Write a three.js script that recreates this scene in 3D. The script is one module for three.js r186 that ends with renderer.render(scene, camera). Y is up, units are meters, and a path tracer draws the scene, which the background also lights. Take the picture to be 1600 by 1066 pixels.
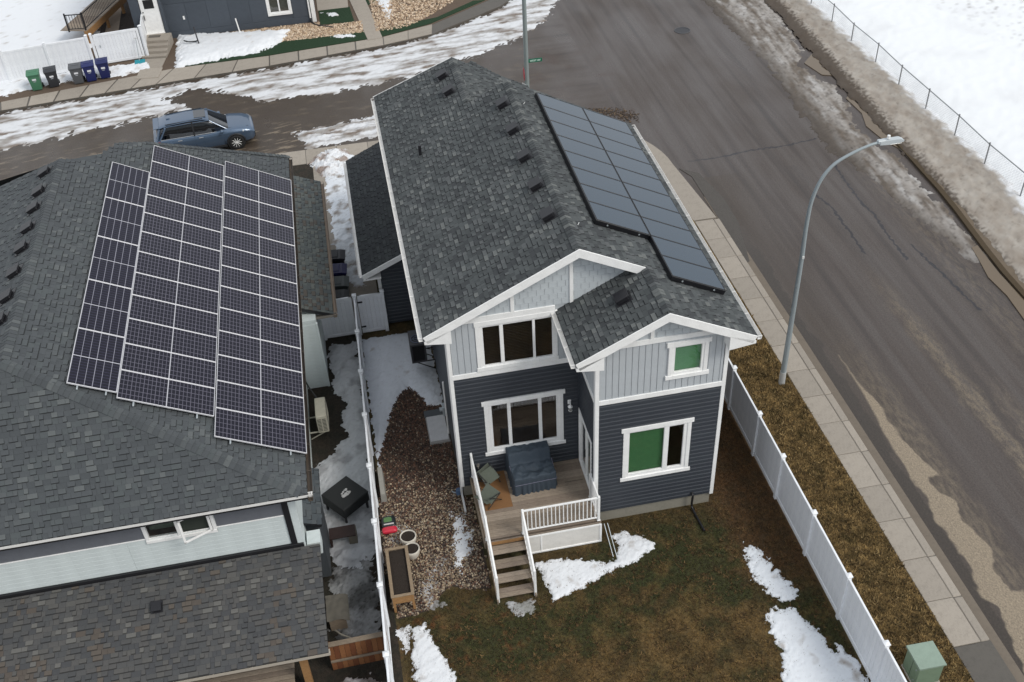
import * as THREE from 'three';
import { mergeGeometries } from 'three/addons/utils/BufferGeometryUtils.js';
import { createNoise2D } from 'simplex-noise';

// ---------- camera, sky, sun, exposure ----------
const scene = new THREE.Scene();
const camera = new THREE.PerspectiveCamera(36.07, 1024 / 682, 0.1, 900);
camera.position.set(-1.6298, 23.7715, 21.5662);
camera.rotation.order = 'YXZ';
camera.rotation.set(-0.68964, -0.15549, -0.05595);
const CAM = camera.position.clone();
const renderer = new THREE.WebGLRenderer();
renderer.toneMapping = THREE.LinearToneMapping;
renderer.toneMappingExposure = 1.38;
renderer.shadowMap.enabled = true;

function rngOf(seed) { let a = seed >>> 0; return () => { a |= 0; a = a + 0x6D2B79F5 | 0; let t = Math.imul(a ^ a >>> 15, 1 | a); t = t + Math.imul(t ^ t >>> 7, 61 | t) ^ t; return ((t ^ t >>> 14) >>> 0) / 4294967296; }; }
const rnd = rngOf(20240317);
const R = (a, b) => a + (b - a) * rnd();
const n2 = createNoise2D(rngOf(7)), n2b = createNoise2D(rngOf(99));
const fbm = (x, y, o = 4) => { let s = 0, a = 0.5; for (let i = 0; i < o; i++) { s += a * n2(x, y); x = x * 2.03 + 13.1; y = y * 2.03 - 7.7; a *= 0.5; } return s; };
const clamp = (v, a = 0, b = 1) => Math.min(b, Math.max(a, v));
const sstep = (a, b, v) => { const t = clamp((v - a) / (b - a)); return t * t * (3 - 2 * t); };
const lerp = (a, b, t) => a + (b - a) * t;
const mix3 = (a, b, t) => [lerp(a[0], b[0], t), lerp(a[1], b[1], t), lerp(a[2], b[2], t)];
const toLin = c => { c /= 255; return c <= 0.04045 ? c / 12.92 : Math.pow((c + 0.055) / 1.055, 2.4); };
const S = (r, g, b) => [toLin(r), toLin(g), toLin(b)];           // sRGB triple -> linear
const toS = v => { v = clamp(v); return Math.round(255 * (v <= 0.0031308 ? v * 12.92 : 1.055 * Math.pow(v, 1 / 2.4) - 0.055)); };

{ // overcast sky: one soft, nearly even deck of cloud
  const w = 128, h = 64, d = new Float32Array(w * h * 4);
  for (let j = 0; j < h; j++) for (let i = 0; i < w; i++) {
    const th = i / w * Math.PI * 2, el = (j / (h - 1) - 0.5) * Math.PI;
    const c = 1 + 0.10 * fbm(Math.cos(th) * 1.5 * Math.cos(el) + 3, Math.sin(th) * 1.5 * Math.cos(el) + el, 3);
    const k = (j * w + i) * 4; d[k] = 0.545 * c; d[k + 1] = 0.575 * c; d[k + 2] = 0.615 * c; d[k + 3] = 1;
  }
  const t = new THREE.DataTexture(d, w, h, THREE.RGBAFormat, THREE.FloatType);
  t.mapping = THREE.EquirectangularReflectionMapping; t.magFilter = THREE.LinearFilter; t.needsUpdate = true;
  scene.background = t; scene.environment = t;
}
const sun = new THREE.DirectionalLight(new THREE.Color(1, 0.955, 0.88), 1.5);
sun.position.set(37, 46, 22); sun.target.position.set(3, 0, -8);
sun.shadow.radius = 40; sun.castShadow = true;
Object.assign(sun.shadow.camera, { left: -45, right: 45, top: 45, bottom: -45, near: 1, far: 160 });
sun.shadow.mapSize.set(2048, 2048);
scene.add(sun, sun.target);

// ---------- textures ----------
function vnoise(period, seed) {            // periodic value noise, returns f(u,v) for u,v in 0..1
  const r = rngOf(seed), g = new Float32Array(period * period); for (let i = 0; i < g.length; i++) g[i] = r();
  return (u, v) => { u *= period; v *= period; const x = Math.floor(u), y = Math.floor(v); let a = u - x, b = v - y; a = a * a * (3 - 2 * a); b = b * b * (3 - 2 * b);
    const X = ((x % period) + period) % period, Y = ((y % period) + period) % period, X1 = (X + 1) % period, Y1 = (Y + 1) % period;
    return lerp(lerp(g[Y * period + X], g[Y * period + X1], a), lerp(g[Y1 * period + X], g[Y1 * period + X1], a), b); };
}
function tex(w, h, fn, srgb = true, rep = true) {
  const d = new Uint8Array(w * h * 4);
  for (let j = 0; j < h; j++) for (let i = 0; i < w; i++) {
    const c = fn((i + 0.5) / w, (j + 0.5) / h), k = (j * w + i) * 4;
    if (srgb) { d[k] = toS(c[0]); d[k + 1] = toS(c[1]); d[k + 2] = toS(c[2]); } else { const v = Math.round(255 * clamp(c)); d[k] = d[k + 1] = d[k + 2] = v; }
    d[k + 3] = 255;
  }
  const t = new THREE.DataTexture(d, w, h); if (srgb) t.colorSpace = THREE.SRGBColorSpace;
  t.magFilter = THREE.LinearFilter; t.minFilter = THREE.LinearMipmapLinearFilter; t.generateMipmaps = true;
  t.wrapS = t.wrapT = rep ? THREE.RepeatWrapping : THREE.ClampToEdgeWrapping; t.needsUpdate = true; return t;
}
const rep = (t, k) => { const c = t.clone(); c.repeat.set(k, k); c.needsUpdate = true; return c; };
const va = vnoise(8, 1), vb = vnoise(32, 2), vc = vnoise(128, 3), vd = vnoise(256, 4), ve = vnoise(512, 5);
const grainTex = tex(512, 512, (u, v) => { const k = 0.55 + 0.14 * va(u, v) + 0.18 * vb(u, v) + 0.22 * vc(u, v) + 0.32 * ve(u, v); return [k, k, k]; });
const softTex = tex(256, 256, (u, v) => { const k = 0.84 + 0.09 * va(u, v) + 0.07 * vb(u, v) + 0.05 * vc(u, v); return [k, k, k]; });
const roughBump = tex(512, 512, (u, v) => 0.3 * vb(u, v) + 0.35 * vc(u, v) + 0.35 * ve(u, v), false);
const woodTex = tex(256, 256, (u, v) => { const k = 0.62 + 0.3 * vc(u * 0.08, v) + 0.12 * vb(u, v) + 0.1 * vd(u * 0.2, v); return [k, k * 0.98, k * 0.95]; });

const col = c => new THREE.Color().setRGB(c[0], c[1], c[2]);
function mat(c, o = {}) { const { phys, ...p } = o; const m = new (phys ? THREE.MeshPhysicalMaterial : THREE.MeshStandardMaterial)({ roughness: 0.75, ...p }); m.color.copy(col(c)); return m; }
const M = {
  white: mat([0.88, 0.88, 0.87], { roughness: 0.45, map: softTex }),
  vinyl: mat([0.84, 0.86, 0.89], { roughness: 0.4, map: softTex }),
  darkSiding: mat([0.036, 0.042, 0.053], { roughness: 0.5, map: rep(grainTex, 1.5) }),
  lightSiding: mat([0.47, 0.50, 0.525], { roughness: 0.5, map: softTex }),
  shake: mat([0.52, 0.56, 0.585], { roughness: 0.6, map: softTex }),
  concrete: mat([0.40, 0.365, 0.32], { roughness: 0.9, map: rep(grainTex, 0.7), bumpMap: roughBump, bumpScale: 0.002 }),
  foundation: mat([0.24, 0.225, 0.185], { roughness: 0.9, map: rep(grainTex, 0.5) }),
  black: mat([0.012, 0.012, 0.014], { roughness: 0.45 }),
  vent: mat([0.014, 0.014, 0.017], { roughness: 0.4 }),
  steel: mat([0.42, 0.46, 0.48], { roughness: 0.45, metalness: 0.35, map: softTex }),
  room: mat([0.33, 0.31, 0.28], { roughness: 0.95 }), roomFloor: mat([0.13, 0.09, 0.06], { roughness: 0.7, map: woodTex }),
  glass: new THREE.MeshPhysicalMaterial({ color: 0xffffff, transmission: 1, roughness: 0.02, thickness: 0, ior: 1.5 }),
  deck: [S(150, 137, 123), S(141, 128, 114), S(158, 145, 131), S(135, 122, 110)].map(c => mat(c, { roughness: 0.8, map: woodTex })),
  cedar: mat(S(160, 122, 80), { roughness: 0.75, map: woodTex }),
  greyWood: mat(S(132, 119, 104), { roughness: 0.85, map: woodTex }),
  fenceWood: mat(S(128, 82, 48), { roughness: 0.85, map: woodTex }),
  gutter: mat([0.78, 0.77, 0.75], { roughness: 0.4, map: softTex }),
  soil: mat([0.028, 0.02, 0.015], { roughness: 1, map: rep(grainTex, 2), bumpMap: roughBump, bumpScale: 0.02 }),
  rubber: mat([0.012, 0.012, 0.012], { roughness: 0.8 }),
};

// ---------- geometry helpers ----------
function uvm(g, k = 1) {                     // uv in metres, by the way each face points
  if (g.index) g = g.toNonIndexed();
  const p = g.attributes.position, n = p.count, uv = new Float32Array(n * 2), a = new THREE.Vector3(), b = new THREE.Vector3(), c = new THREE.Vector3();
  for (let i = 0; i < n; i += 3) {
    a.fromBufferAttribute(p, i); b.fromBufferAttribute(p, i + 1).sub(a); c.fromBufferAttribute(p, i + 2).sub(a); b.cross(c);
    const X = Math.abs(b.x), Y = Math.abs(b.y), Z = Math.abs(b.z);
    for (let j = i; j < i + 3; j++) { const x = p.getX(j), y = p.getY(j), z = p.getZ(j);
      if (Y >= X && Y >= Z) { uv[2 * j] = x * k; uv[2 * j + 1] = z * k; } else if (X >= Z) { uv[2 * j] = z * k; uv[2 * j + 1] = y * k; } else { uv[2 * j] = x * k; uv[2 * j + 1] = y * k; } }
  }
  g.setAttribute('uv', new THREE.BufferAttribute(uv, 2)); return g;
}
function fromTris(t, k = 1) { const g = new THREE.BufferGeometry(); g.setAttribute('position', new THREE.Float32BufferAttribute(t, 3)); g.computeVertexNormals(); return uvm(g, k); }
const boxCache = new Map();
function cb(w, h, d, c = 0.006) {             // chamfered box centred on the origin, shared between alike pieces
  c = Math.min(c, w * 0.3, h * 0.3, d * 0.3);
  const key = [w, h, d, c].map(v => v.toFixed(4)).join(); if (boxCache.has(key)) return boxCache.get(key);
  const H = [w / 2, h / 2, d / 2], t = [];
  const P = (s, ax) => [0, 1, 2].map(i => s[i] * (i === ax ? H[i] : H[i] - c));
  const tri = (a, b, e) => { const n = [(b[1] - a[1]) * (e[2] - a[2]) - (b[2] - a[2]) * (e[1] - a[1]), (b[2] - a[2]) * (e[0] - a[0]) - (b[0] - a[0]) * (e[2] - a[2]), (b[0] - a[0]) * (e[1] - a[1]) - (b[1] - a[1]) * (e[0] - a[0])];
    const m = [a[0] + b[0] + e[0], a[1] + b[1] + e[1], a[2] + b[2] + e[2]]; if (n[0] * m[0] + n[1] * m[1] + n[2] * m[2] < 0) [b, e] = [e, b]; t.push(...a, ...b, ...e); };
  const quad = (a, b, e, f) => { tri(a, b, e); tri(a, e, f); };
  for (let ax = 0; ax < 3; ax++) { const u = (ax + 1) % 3, v = (ax + 2) % 3;
    for (const s of [-1, 1]) { const q = (a, b) => { const r = [0, 0, 0]; r[ax] = s; r[u] = a; r[v] = b; return P(r, ax); }; quad(q(-1, -1), q(1, -1), q(1, 1), q(-1, 1)); }
    for (const a of [-1, 1]) for (const b of [-1, 1]) { const q = (e, w2) => { const r = [0, 0, 0]; r[u] = a; r[v] = b; r[ax] = e; return P(r, w2); }; quad(q(-1, u), q(1, u), q(1, v), q(-1, v)); } }
  for (const a of [-1, 1]) for (const b of [-1, 1]) for (const e of [-1, 1]) tri(P([a, b, e], 0), P([a, b, e], 1), P([a, b, e], 2));
  const g = fromTris(t); boxCache.set(key, g); return g;
}
const clean = g => { if (g.index) g = g.toNonIndexed(); for (const k of Object.keys(g.attributes)) if (!['position', 'normal', 'uv', 'color'].includes(k)) g.deleteAttribute(k); return g; };
const mv = (g, x = 0, y = 0, z = 0, rx = 0, ry = 0, rz = 0) => { g = g.clone(); if (rx || ry || rz) g.applyMatrix4(new THREE.Matrix4().makeRotationFromEuler(new THREE.Euler(rx, ry, rz))); return g.translate(x, y, z); };
const bx = (x0, x1, y0, y1, z0, z1, c) => mv(cb(x1 - x0, y1 - y0, z1 - z0, c), (x0 + x1) / 2, (y0 + y1) / 2, (z0 + z1) / 2);
const merge = a => mergeGeometries(a.map(clean), false);
const cyl = (r0, r1, h, n = 16) => clean(new THREE.CylinderGeometry(r0, r1, h, n));
function bar(a, b, w, h = w, c = 0.004) {     // straight bar between two points
  const A = new THREE.Vector3(...a), B = new THREE.Vector3(...b), L = A.distanceTo(B), d = B.clone().sub(A).normalize();
  const up = Math.abs(d.y) > 0.99 ? new THREE.Vector3(0, 0, 1) : new THREE.Vector3(0, 1, 0), s = new THREE.Vector3().crossVectors(up, d).normalize(), u = new THREE.Vector3().crossVectors(d, s);
  const m = new THREE.Matrix4().makeBasis(s, u, d).setPosition(A.add(B).multiplyScalar(0.5)); return cb(w, h, L, c).clone().applyMatrix4(m);
}
const tube = (pts, r, seg = 40, rad = 8) => clean(new THREE.TubeGeometry(new THREE.CatmullRomCurve3(pts.map(p => new THREE.Vector3(...p))), seg, r, rad));
function prism(pts, z0, z1) {                 // polygon in x,y pushed from z0 to z1
  const s = new THREE.Shape(pts.map(p => new THREE.Vector2(p[0], p[1]))); return uvm(clean(new THREE.ExtrudeGeometry(s, { depth: z1 - z0, bevelEnabled: false })).translate(0, 0, z0));
}
function slabXZ(pts, y0, y1, k = 1) {         // polygon in x,z as a slab between two heights
  const s = new THREE.Shape(pts.map(p => new THREE.Vector2(p[0], -p[1]))); const g = clean(new THREE.ExtrudeGeometry(s, { depth: y1 - y0, bevelEnabled: false })); g.rotateX(-Math.PI / 2); g.translate(0, y0, 0); return uvm(g, k);
}

// ---------- scene helpers ----------
const used = new Map();
const numbered = n => { const k = used.get(n) || 0; used.set(n, k + 1); return k ? n + '_' + String(k).padStart(3, '0') : n; };
function tag(o, label, category, group, kind) { o.userData.label = label; if (category) o.userData.category = category; if (group) o.userData.group = group; if (kind) o.userData.kind = kind; return o; }
function thing(name, label, category, pos = [0, 0, 0], turn = 0, group) { const o = new THREE.Group(); o.name = numbered(name); o.position.set(...pos); o.rotation.y = turn; scene.add(o); return tag(o, label, category, group); }
function part(name, g, m, parent, pos, rot) { const o = new THREE.Mesh(Array.isArray(g) ? merge(g) : g, m); o.name = name; if (pos) o.position.set(...pos); if (rot) o.rotation.set(...rot); parent.add(o); return o; }
function solo(name, g, m, label, category, group, pos) { const o = part(numbered(name), g, m, scene, pos); return tag(o, label, category, group); }
function struct(name, g, m, label) { const o = part(numbered(name), g, m, scene); o.userData.kind = 'structure'; if (label) o.userData.label = label; return o; }
function copyOf(o, pos, turn, label) { const c = o.clone(); c.name = numbered(o.name.replace(/_\d{3}$/, '')); c.position.set(...pos); c.rotation.y = turn; c.userData = { ...o.userData, label }; scene.add(c); return c; }
console.log('helpers');

// =====================================================================
// THE GROUND
// =====================================================================
function inPoly(p, x, y) { let c = false; for (let i = 0, j = p.length - 1; i < p.length; j = i++) if ((p[i][1] > y) !== (p[j][1] > y) && x < (p[j][0] - p[i][0]) * (y - p[i][1]) / (p[j][1] - p[i][1]) + p[i][0]) c = !c; return c; }
function segD(x, y, a, b) { const dx = b[0] - a[0], dy = b[1] - a[1], t = clamp(((x - a[0]) * dx + (y - a[1]) * dy) / (dx * dx + dy * dy || 1e-9)); return Math.hypot(x - a[0] - t * dx, y - a[1] - t * dy); }
function lineD(p, x, y, closed) { let d = 1e9; for (let i = 0; i < p.length - (closed ? 0 : 1); i++) d = Math.min(d, segD(x, y, p[i], p[(i + 1) % p.length])); return d; }
const sdPoly = (p, x, y) => (inPoly(p, x, y) ? 1 : -1) * lineD(p, x, y, true);
const RY = -0.12;                                   // road level

struct('ground', clean(new THREE.PlaneGeometry(900, 900).rotateX(-Math.PI / 2).translate(0, -0.3, 0)), mat([0.5, 0.49, 0.47], { roughness: 1, map: softTex }), 'flat ground reaching to the horizon');

// --- road: asphalt with sand, damp bands and sealed cracks
const cracks = [
  [[12.9, -17.5], [14.5, -17.5], [16.0, -17.72], [17.6, -17.7], [19.1, -17.95]],
  [[18.95, -15.6], [18.84, -14.9], [18.77, -13.6], [18.69, -12.25], [18.8, -11.5], [18.64, -9.9], [18.6, -8.2]],
  [[19.2, -9.1], [19.4, -7.2], [19.5, -5.9], [19.6, -4.7]], [[17.1, -13.6], [17.38, -12.4], [17.3, -10.4], [17.2, -9.0]],
];
const A0 = S(74, 65, 60), A1 = S(70, 60, 50), SAND = S(150, 136, 116), SAND2 = S(116, 104, 88), WET = S(60, 53, 46), TAR = S(38, 36, 40), DUST = S(84, 77, 73);
function roadColour(x, z) {
  const g = 0.92 + 0.2 * n2(x * 13, z * 13) + 0.2 * n2b(x * 27, z * 27), b = x > 11 ? fbm(x * 1.3, z * 0.045, 3) : fbm(x * 0.06, z * 0.9, 3), f = x > 11 ? fbm(x * 4.5, z * 0.16, 3) : fbm(x * 0.3, z * 3, 3);
  let c = mix3(A0, DUST, clamp(0.3 + 1.2 * b + 0.5 * f)); c = mix3(c, S(58, 52, 49), clamp((-b - 0.12) * 1.8) * 0.8);
  c = mix3(c, A1, clamp(sstep(12, 3, x) * 0.9 + 0.25 * f));
  if (x > 12.4 && z > -16) {
    const e = fbm(x * 0.8, z * 0.55, 3), e2 = fbm(x * 5 + 9, z * 1.4, 4), gr = n2(x * 26, z * 26);
    const sandW = 0.42 * sstep(-3.6, 3.5, z) + 0.16 * sstep(3, 9, z);                                   // pale sand along the gutter
    c = mix3(c, S(66, 60, 57), clamp(sstep(0.5, 0.05, Math.abs(x - 17.1 - 0.15 * e)) * sstep(-6, -9, z) * (0.35 + 0.5 * e2)));
    c = mix3(c, A1, sstep(15.6, 13, x) * 0.6);
    c = mix3(c, SAND2, clamp(sstep(0.5, -0.1, Math.abs(x - 14.25 - 0.2 * e) - 0.25) * sstep(-6, 0, z) * (0.35 + 0.6 * e2)));
    c = mix3(c, WET, sstep(0.04, -0.04, x - 13.32 - 0.25 * e) * 0.8 * sstep(-13, -9, z));
    if (sandW > 0) c = mix3(c, SAND, sstep(0.05, -0.05, Math.abs(x - 13.72 - 0.1 * e) - sandW * (0.9 + 0.9 * e)) * clamp(0.85 + 0.3 * gr));
    const tr = Math.max(sstep(0.55, 0, Math.abs(x - 16.95 - 0.25 * e)), 0.8 * sstep(0.5, 0, Math.abs(x - 17.9 - 0.4 * e)) * sstep(-3, 3, z));
    c = mix3(c, SAND2, clamp(tr * sstep(-9.5, -2, z) * (0.6 + 0.9 * e2 + 0.6 * gr)));
    c = mix3(c, SAND2, clamp(0.45 * sstep(1.1, 0, Math.abs(x - 20.2)) * (0.3 + e2)));
  }
  if (z < -21 && x < 11) {                                                                             // sand bars left by the ploughed snow
    const e = fbm(x * 0.5, z * 1.1, 4); c = mix3(c, SAND2, clamp((e - 0.2) * 1.5) * 0.5 * sstep(11, 7, x));
    if (x < -4) c = mix3(c, SAND, clamp((fbm(x * 0.5 + 4, (z + x * 0.27) * 3.2, 3) - 0.25) * 6) * sstep(-27, -25.2, z) * 0.6);
  }
  const dy = fbm(x * 0.9 + 5, z * 1.6, 4); if (x > 5 && x < 12 && z < -22 && z > -32) c = mix3(c, S(72, 60, 53), clamp((fbm(x * 0.5 + 3, z * 0.5, 4) - 0.1) * 2.2) * sstep(5, 6.5, x) * 0.8);
  let k = g; for (const p of cracks) { const q = p.box || (p.box = [Math.min(...p.map(a => a[0])) - 0.2, Math.max(...p.map(a => a[0])) + 0.2, Math.min(...p.map(a => a[1])) - 0.2, Math.max(...p.map(a => a[1])) + 0.2]); if (x < q[0] || x > q[1] || z < q[2] || z > q[3]) continue; const d = lineD(p, x + 0.05 * n2(x * 3, z * 3), z + 0.05 * n2b(x * 3, z * 3)); if (d < 0.09) c = mix3(c, TAR, 0.9 * sstep(0.06, 0.03, d)); }
  return [c[0] * k, c[1] * k, c[2] * k];
}
function roadSheet(x0, x1, z0, z1, w, h) {
  const m = tex(w, h, (u, v) => roadColour(lerp(x0, x1, u), lerp(z1, z0, v)), true, false);
  const ro = tex(512, 512, (u, v) => { const x = lerp(x0, x1, u), z = lerp(z1, z0, v); return clamp(0.42 + 0.3 * fbm(x * 0.3 + 20, z * 0.13, 3) - 0.25 * sstep(13.6, 13.1, x) * (x > 12.4 && z > -12 ? 1 : 0)); }, false, false);
  const g = new THREE.PlaneGeometry(x1 - x0, z1 - z0).rotateX(-Math.PI / 2).translate((x0 + x1) / 2, RY, (z0 + z1) / 2);
  return struct('road', clean(g), new THREE.MeshStandardMaterial({ map: m, roughnessMap: ro, roughness: 1, bumpMap: rep(roughBump, 14), bumpScale: 0.004 }), x0 > 0 ? 'wide grey asphalt road running along the side of the lot' : 'brown damp asphalt street behind the houses');
}
roadSheet(5, 24, -46, 14, 900, 2048); roadSheet(-26, 5, -40, -20, 1024, 700);

{ const mh = thing('manhole_cover', 'round iron manhole cover set in the asphalt', 'manhole', [17.05, RY, -31.1]);
  part('ring', clean(new THREE.TorusGeometry(0.42, 0.03, 6, 32).rotateX(Math.PI / 2).translate(0, 0.004, 0)), mat([0.07, 0.07, 0.075], { roughness: 0.6 }), mh); part('lid', cyl(0.39, 0.39, 0.02, 32), mat([0.055, 0.055, 0.06], { roughness: 0.5, metalness: 0.5 }), mh); }

// --- our block: lawn soil as one slab, its sunk joints are the kerb and walk around it
const corner = []; for (let i = 0; i <= 10; i++) { const a = i / 10 * Math.PI / 2; corner.push([6.0 + 5.53 * Math.sin(a), -17.0 - 5.4 * Math.cos(a)]); }
const LX0 = -5, LX1 = 12, LZ0 = -12, LZ1 = 12;
const L_DARK = S(58, 56, 31), L_BRN = S(80, 64, 38), L_GRN = S(62, 58, 32), L_STRAW = S(112, 90, 55), L_SOIL = S(62, 50, 40), L_RUST = S(96, 62, 34);
function lawnColour(x, z) {
  const a = fbm(x * 0.42 + 1, z * 0.42, 4), b = fbm(x * 1.7, z * 1.7, 4), f = n2(x * 34, z * 34), f2 = n2b(x * 15, z * 15);
  let c;
  if (x > 9.1) { c = mix3(S(104, 87, 57), S(146, 124, 86), clamp(0.45 + 0.8 * b)); c = mix3(c, S(74, 64, 38), clamp(fbm(x * 1.1 + 8, z * 1.1, 4) * 1.5 + 0.5 * n2(x * 7, z * 7) - 0.1)); }
  else if (x < -2.5) c = mix3(S(52, 44, 36), S(40, 38, 30), clamp(0.5 + b));
  else {
    c = mix3(L_BRN, L_GRN, clamp(0.4 + 1.5 * a));
    // clumps of wet green growth, each with its own ragged outline
    let gp = 0; for (const [cx, cz, rx, rz] of [[5.4, 3.6, 2.6, 1.1], [2.2, 5.2, 2.2, 0.9], [0.2, 5.2, 1.2, 1.3], [8.2, 6.6, 0.9, 2.2], [6.2, 5.0, 1.2, 0.6], [2.6, 8.6, 1.6, 0.8], [-1.6, 7.4, 0.8, 1.6], [8.3, 3.2, 0.5, 0.8]]) gp = Math.max(gp, sstep(1.2, 0.75, Math.hypot((x - cx) / rx, (z - cz) / rz) + 0.7 * b + 0.15 * f2));
    c = mix3(c, mix3(L_DARK, S(54, 60, 30), clamp(0.5 + f2)), clamp(gp * 0.8 + clamp(-a) * 0.5));
    c = mix3(c, L_STRAW, clamp(sstep(3.2, 0.6, Math.hypot((x - 4.6) * 0.62, z - 6.9)) * 0.75 + (fbm(x * 0.8 + 30, z * 0.8, 4) - 0.12) * 1.3) * 0.75);
    if (x > 6.9) c = mix3(c, mix3(S(92, 66, 41), S(76, 58, 37), clamp(0.5 + b)), sstep(6.9, 7.6, x + 0.5 * b) * sstep(6.2, 4.2, z + b) * 0.9);
    c = mix3(c, L_RUST, clamp((fbm(x * 1.3 - 9, z * 1.3, 3) - 0.25) * 3) * sstep(3.4, 4.4, z) * sstep(3, 0.5, x) * 0.8);
  }
  const k = 0.88 + 0.22 * f + 0.2 * f2 + 0.22 * n2(x * 5.5, z * 5.5); return [c[0] * k, c[1] * k, c[2] * k];
}
const lawnTex = tex(1100, 1500, (u, v) => lawnColour(lerp(LX0, LX1, u), lerp(LZ1, LZ0, v)), true, false);
lawnTex.wrapS = lawnTex.wrapT = THREE.MirroredRepeatWrapping;
{
  const g = slabXZ([...corner, [11.53, 30], [-46, 30], [-46, -23.0], [-6, -23.0]], -0.28, 0);
  const p = g.attributes.position, uv = g.attributes.uv; for (let i = 0; i < p.count; i++) uv.setXY(i, (p.getX(i) - LX0) / (LX1 - LX0), (LZ1 - p.getZ(i)) / (LZ1 - LZ0));
  const bm = rep(roughBump, 9);
  struct('yard', g, new THREE.MeshStandardMaterial({ map: lawnTex, roughness: 1, bumpMap: bm, bumpScale: 0.03 }), 'brown thawing lawn and yard around the houses');
}

// --- pavements of single slabs with open joints
const concTones = [1, 0.94, 1.05, 0.9].map(k => mat([0.335 * k, 0.297 * k, 0.252 * k], { roughness: 0.9, map: rep(grainTex, 0.6), bumpMap: roughBump, bumpScale: 0.003 }));
const concDamp = mat([0.10, 0.09, 0.077], { roughness: 0.6, map: rep(grainTex, 0.6) });
{
  const walk = struct('sidewalk', slabXZ([[11.54, 14], [11.54, -12.6], [12.58, -12.6], [12.58, 14]], -0.12, -0.012), concDamp, 'pale concrete sidewalk beside the grey road');
  const joints = [-12.6, -11.2, -9.9, -8.5, -7.15, -5.8, -4.4, -3.0, -1.69, -0.4, 0.99, 2.41, 3.76, 5.19, 6.6, 8.03];
  for (let i = 0; i < joints.length - 1; i++) { const d = joints[i + 1] - joints[i] - 0.018;
    part('slab', cb(0.765, 0.05, d, 0.008), concTones[i % 4], walk, [11.925, -0.003 + R(0, 0.004), (joints[i] + joints[i + 1]) / 2]);
    part('kerb_stone', cb(0.26, 0.11, d, 0.03), concTones[(i + 1) % 4], walk, [12.45, -0.035, (joints[i] + joints[i + 1]) / 2]); }
  for (let i = 0; i < 4; i++) part('damp_slab', cb(1.03, 0.05, 1.38, 0.008), concDamp, walk, [12.06, -0.006, 8.74 + i * 1.4]);
  const gut = struct('gutter_strip', slabXZ([[12.58, 16], [12.58, -14.5], [12.9, -14.5], [12.9, 16]], -0.2, RY + 0.012), mat(S(112, 102, 90), { roughness: 0.75, map: rep(grainTex, 0.6) }), 'wet concrete gutter strip along the sidewalk');
  // rounded corner walk at the far end of the lot
  const arc = (r, y) => { const a = []; for (let i = 0; i <= 14; i++) { const t = i / 14 * Math.PI / 2; a.push([6.0 + (5.6 + r) * Math.sin(t), -17.2 - (5.3 + r * 0.85) * Math.cos(t)]); } return a; };
  const outer = arc(0.5), inner = arc(-0.9); 
  const cw = struct('corner_sidewalk', slabXZ([...outer, [12.5, -12.7], [11.54, -12.7], ...inner.slice().reverse()], -0.2, 0.004), concTones[1], 'curved pale concrete sidewalk at the street corner');
  struct('corner_verge', slabXZ([[12.3, -17.0], [13.0, -16.4], [13.35, -14.2], [13.3, -12.3], [12.75, -9.6], [12.62, -9.5], [12.62, -16.2]], -0.2, RY + 0.02), mat(S(84, 80, 76), { roughness: 0.9, map: rep(grainTex, 0.8), bumpMap: roughBump, bumpScale: 0.02 }), 'rough broken asphalt edge beside the corner sidewalk');
}
{ // front walk of our side along the far street and the driveway
  const w = struct('front_sidewalk', slabXZ([[-40, -22.95], [5.4, -22.95], [5.4, -21.6], [-40, -21.6]], -0.2, 0.006), concDamp, 'concrete sidewalk in front of the houses on the far street');
  for (let i = 0; i < 9; i++) part('slab', cb(1.42, 0.05, 1.3, 0.008), concTones[i % 4], w, [-4.6 + i * 1.44, -0.004, -22.28]);
  const d = struct('driveway', slabXZ([[-3.6, -21.58], [1.2, -21.58], [1.2, -16.4], [-1.6, -16.4], [-1.6, -9], [-3.6, -9]], -0.2, 0.008), concTones[3], 'concrete driveway between the two garages');
}
// --- far block
const farFar = [[-40, -30.5], [-19.2, -32.3], [-10.5, -33.9], [-5.4, -34.05], [0.9, -34.75], [3.8, -35.7], [7.5, -38.3], [10.5, -42], [12, -50]];
const farNear = [[-40, -29.4], [-19, -31.3], [-11.3, -32.2], [-5.4, -32.8], [0.85, -33.7], [3.6, -34.4], [8.0, -37.2], [11.6, -41.5], [13.2, -50]];
struct('far_yard', slabXZ([...farFar, [12, -80], [-60, -80]], -0.28, 0.0), mat(S(92, 78, 66), { roughness: 1, map: rep(grainTex, 0.4) }), 'bare ground of the lots across the street');
{
  const w = struct('far_sidewalk', slabXZ([...farNear, ...farFar.slice().reverse()], -0.28, -0.012), concDamp, 'concrete sidewalk across the street');
  for (let i = 1; i < 5; i++) { const a = farFar[i], b = farFar[i + 1], c = farNear[i], e = farNear[i + 1], L = Math.hypot(b[0] - a[0], b[1] - a[1]), n = Math.max(1, Math.round(L / 1.5));
    for (let j = 0; j < n; j++) { const t0 = j / n + 0.006, t1 = (j + 1) / n - 0.006, l2 = (p, q, t) => [lerp(p[0], q[0], t), lerp(p[1], q[1], t)]; part('slab', slabXZ([l2(c, e, t0), l2(c, e, t1), l2(a, b, t1), l2(a, b, t0)], -0.05, 0.006), concTones[(i + j) % 4], w); } }
}
struct('front_walk', slabXZ([[0.04, -34.5], [0.86, -34.65], [0.3, -41.5], [-0.62, -41.5]], -0.1, 0.03), concTones[0], 'straight concrete walk across the green strip');
struct('porch_slab', slabXZ([[-2.5, -39.6], [-0.7, -39.6], [-0.6, -42.5], [-2.5, -42.5]], -0.1, 0.035), concTones[2], 'concrete pad beside the grey house');
const turf = mat(S(24, 52, 26), { roughness: 1, map: rep(grainTex, 2), bumpMap: roughBump, bumpScale: 0.02 });
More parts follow.
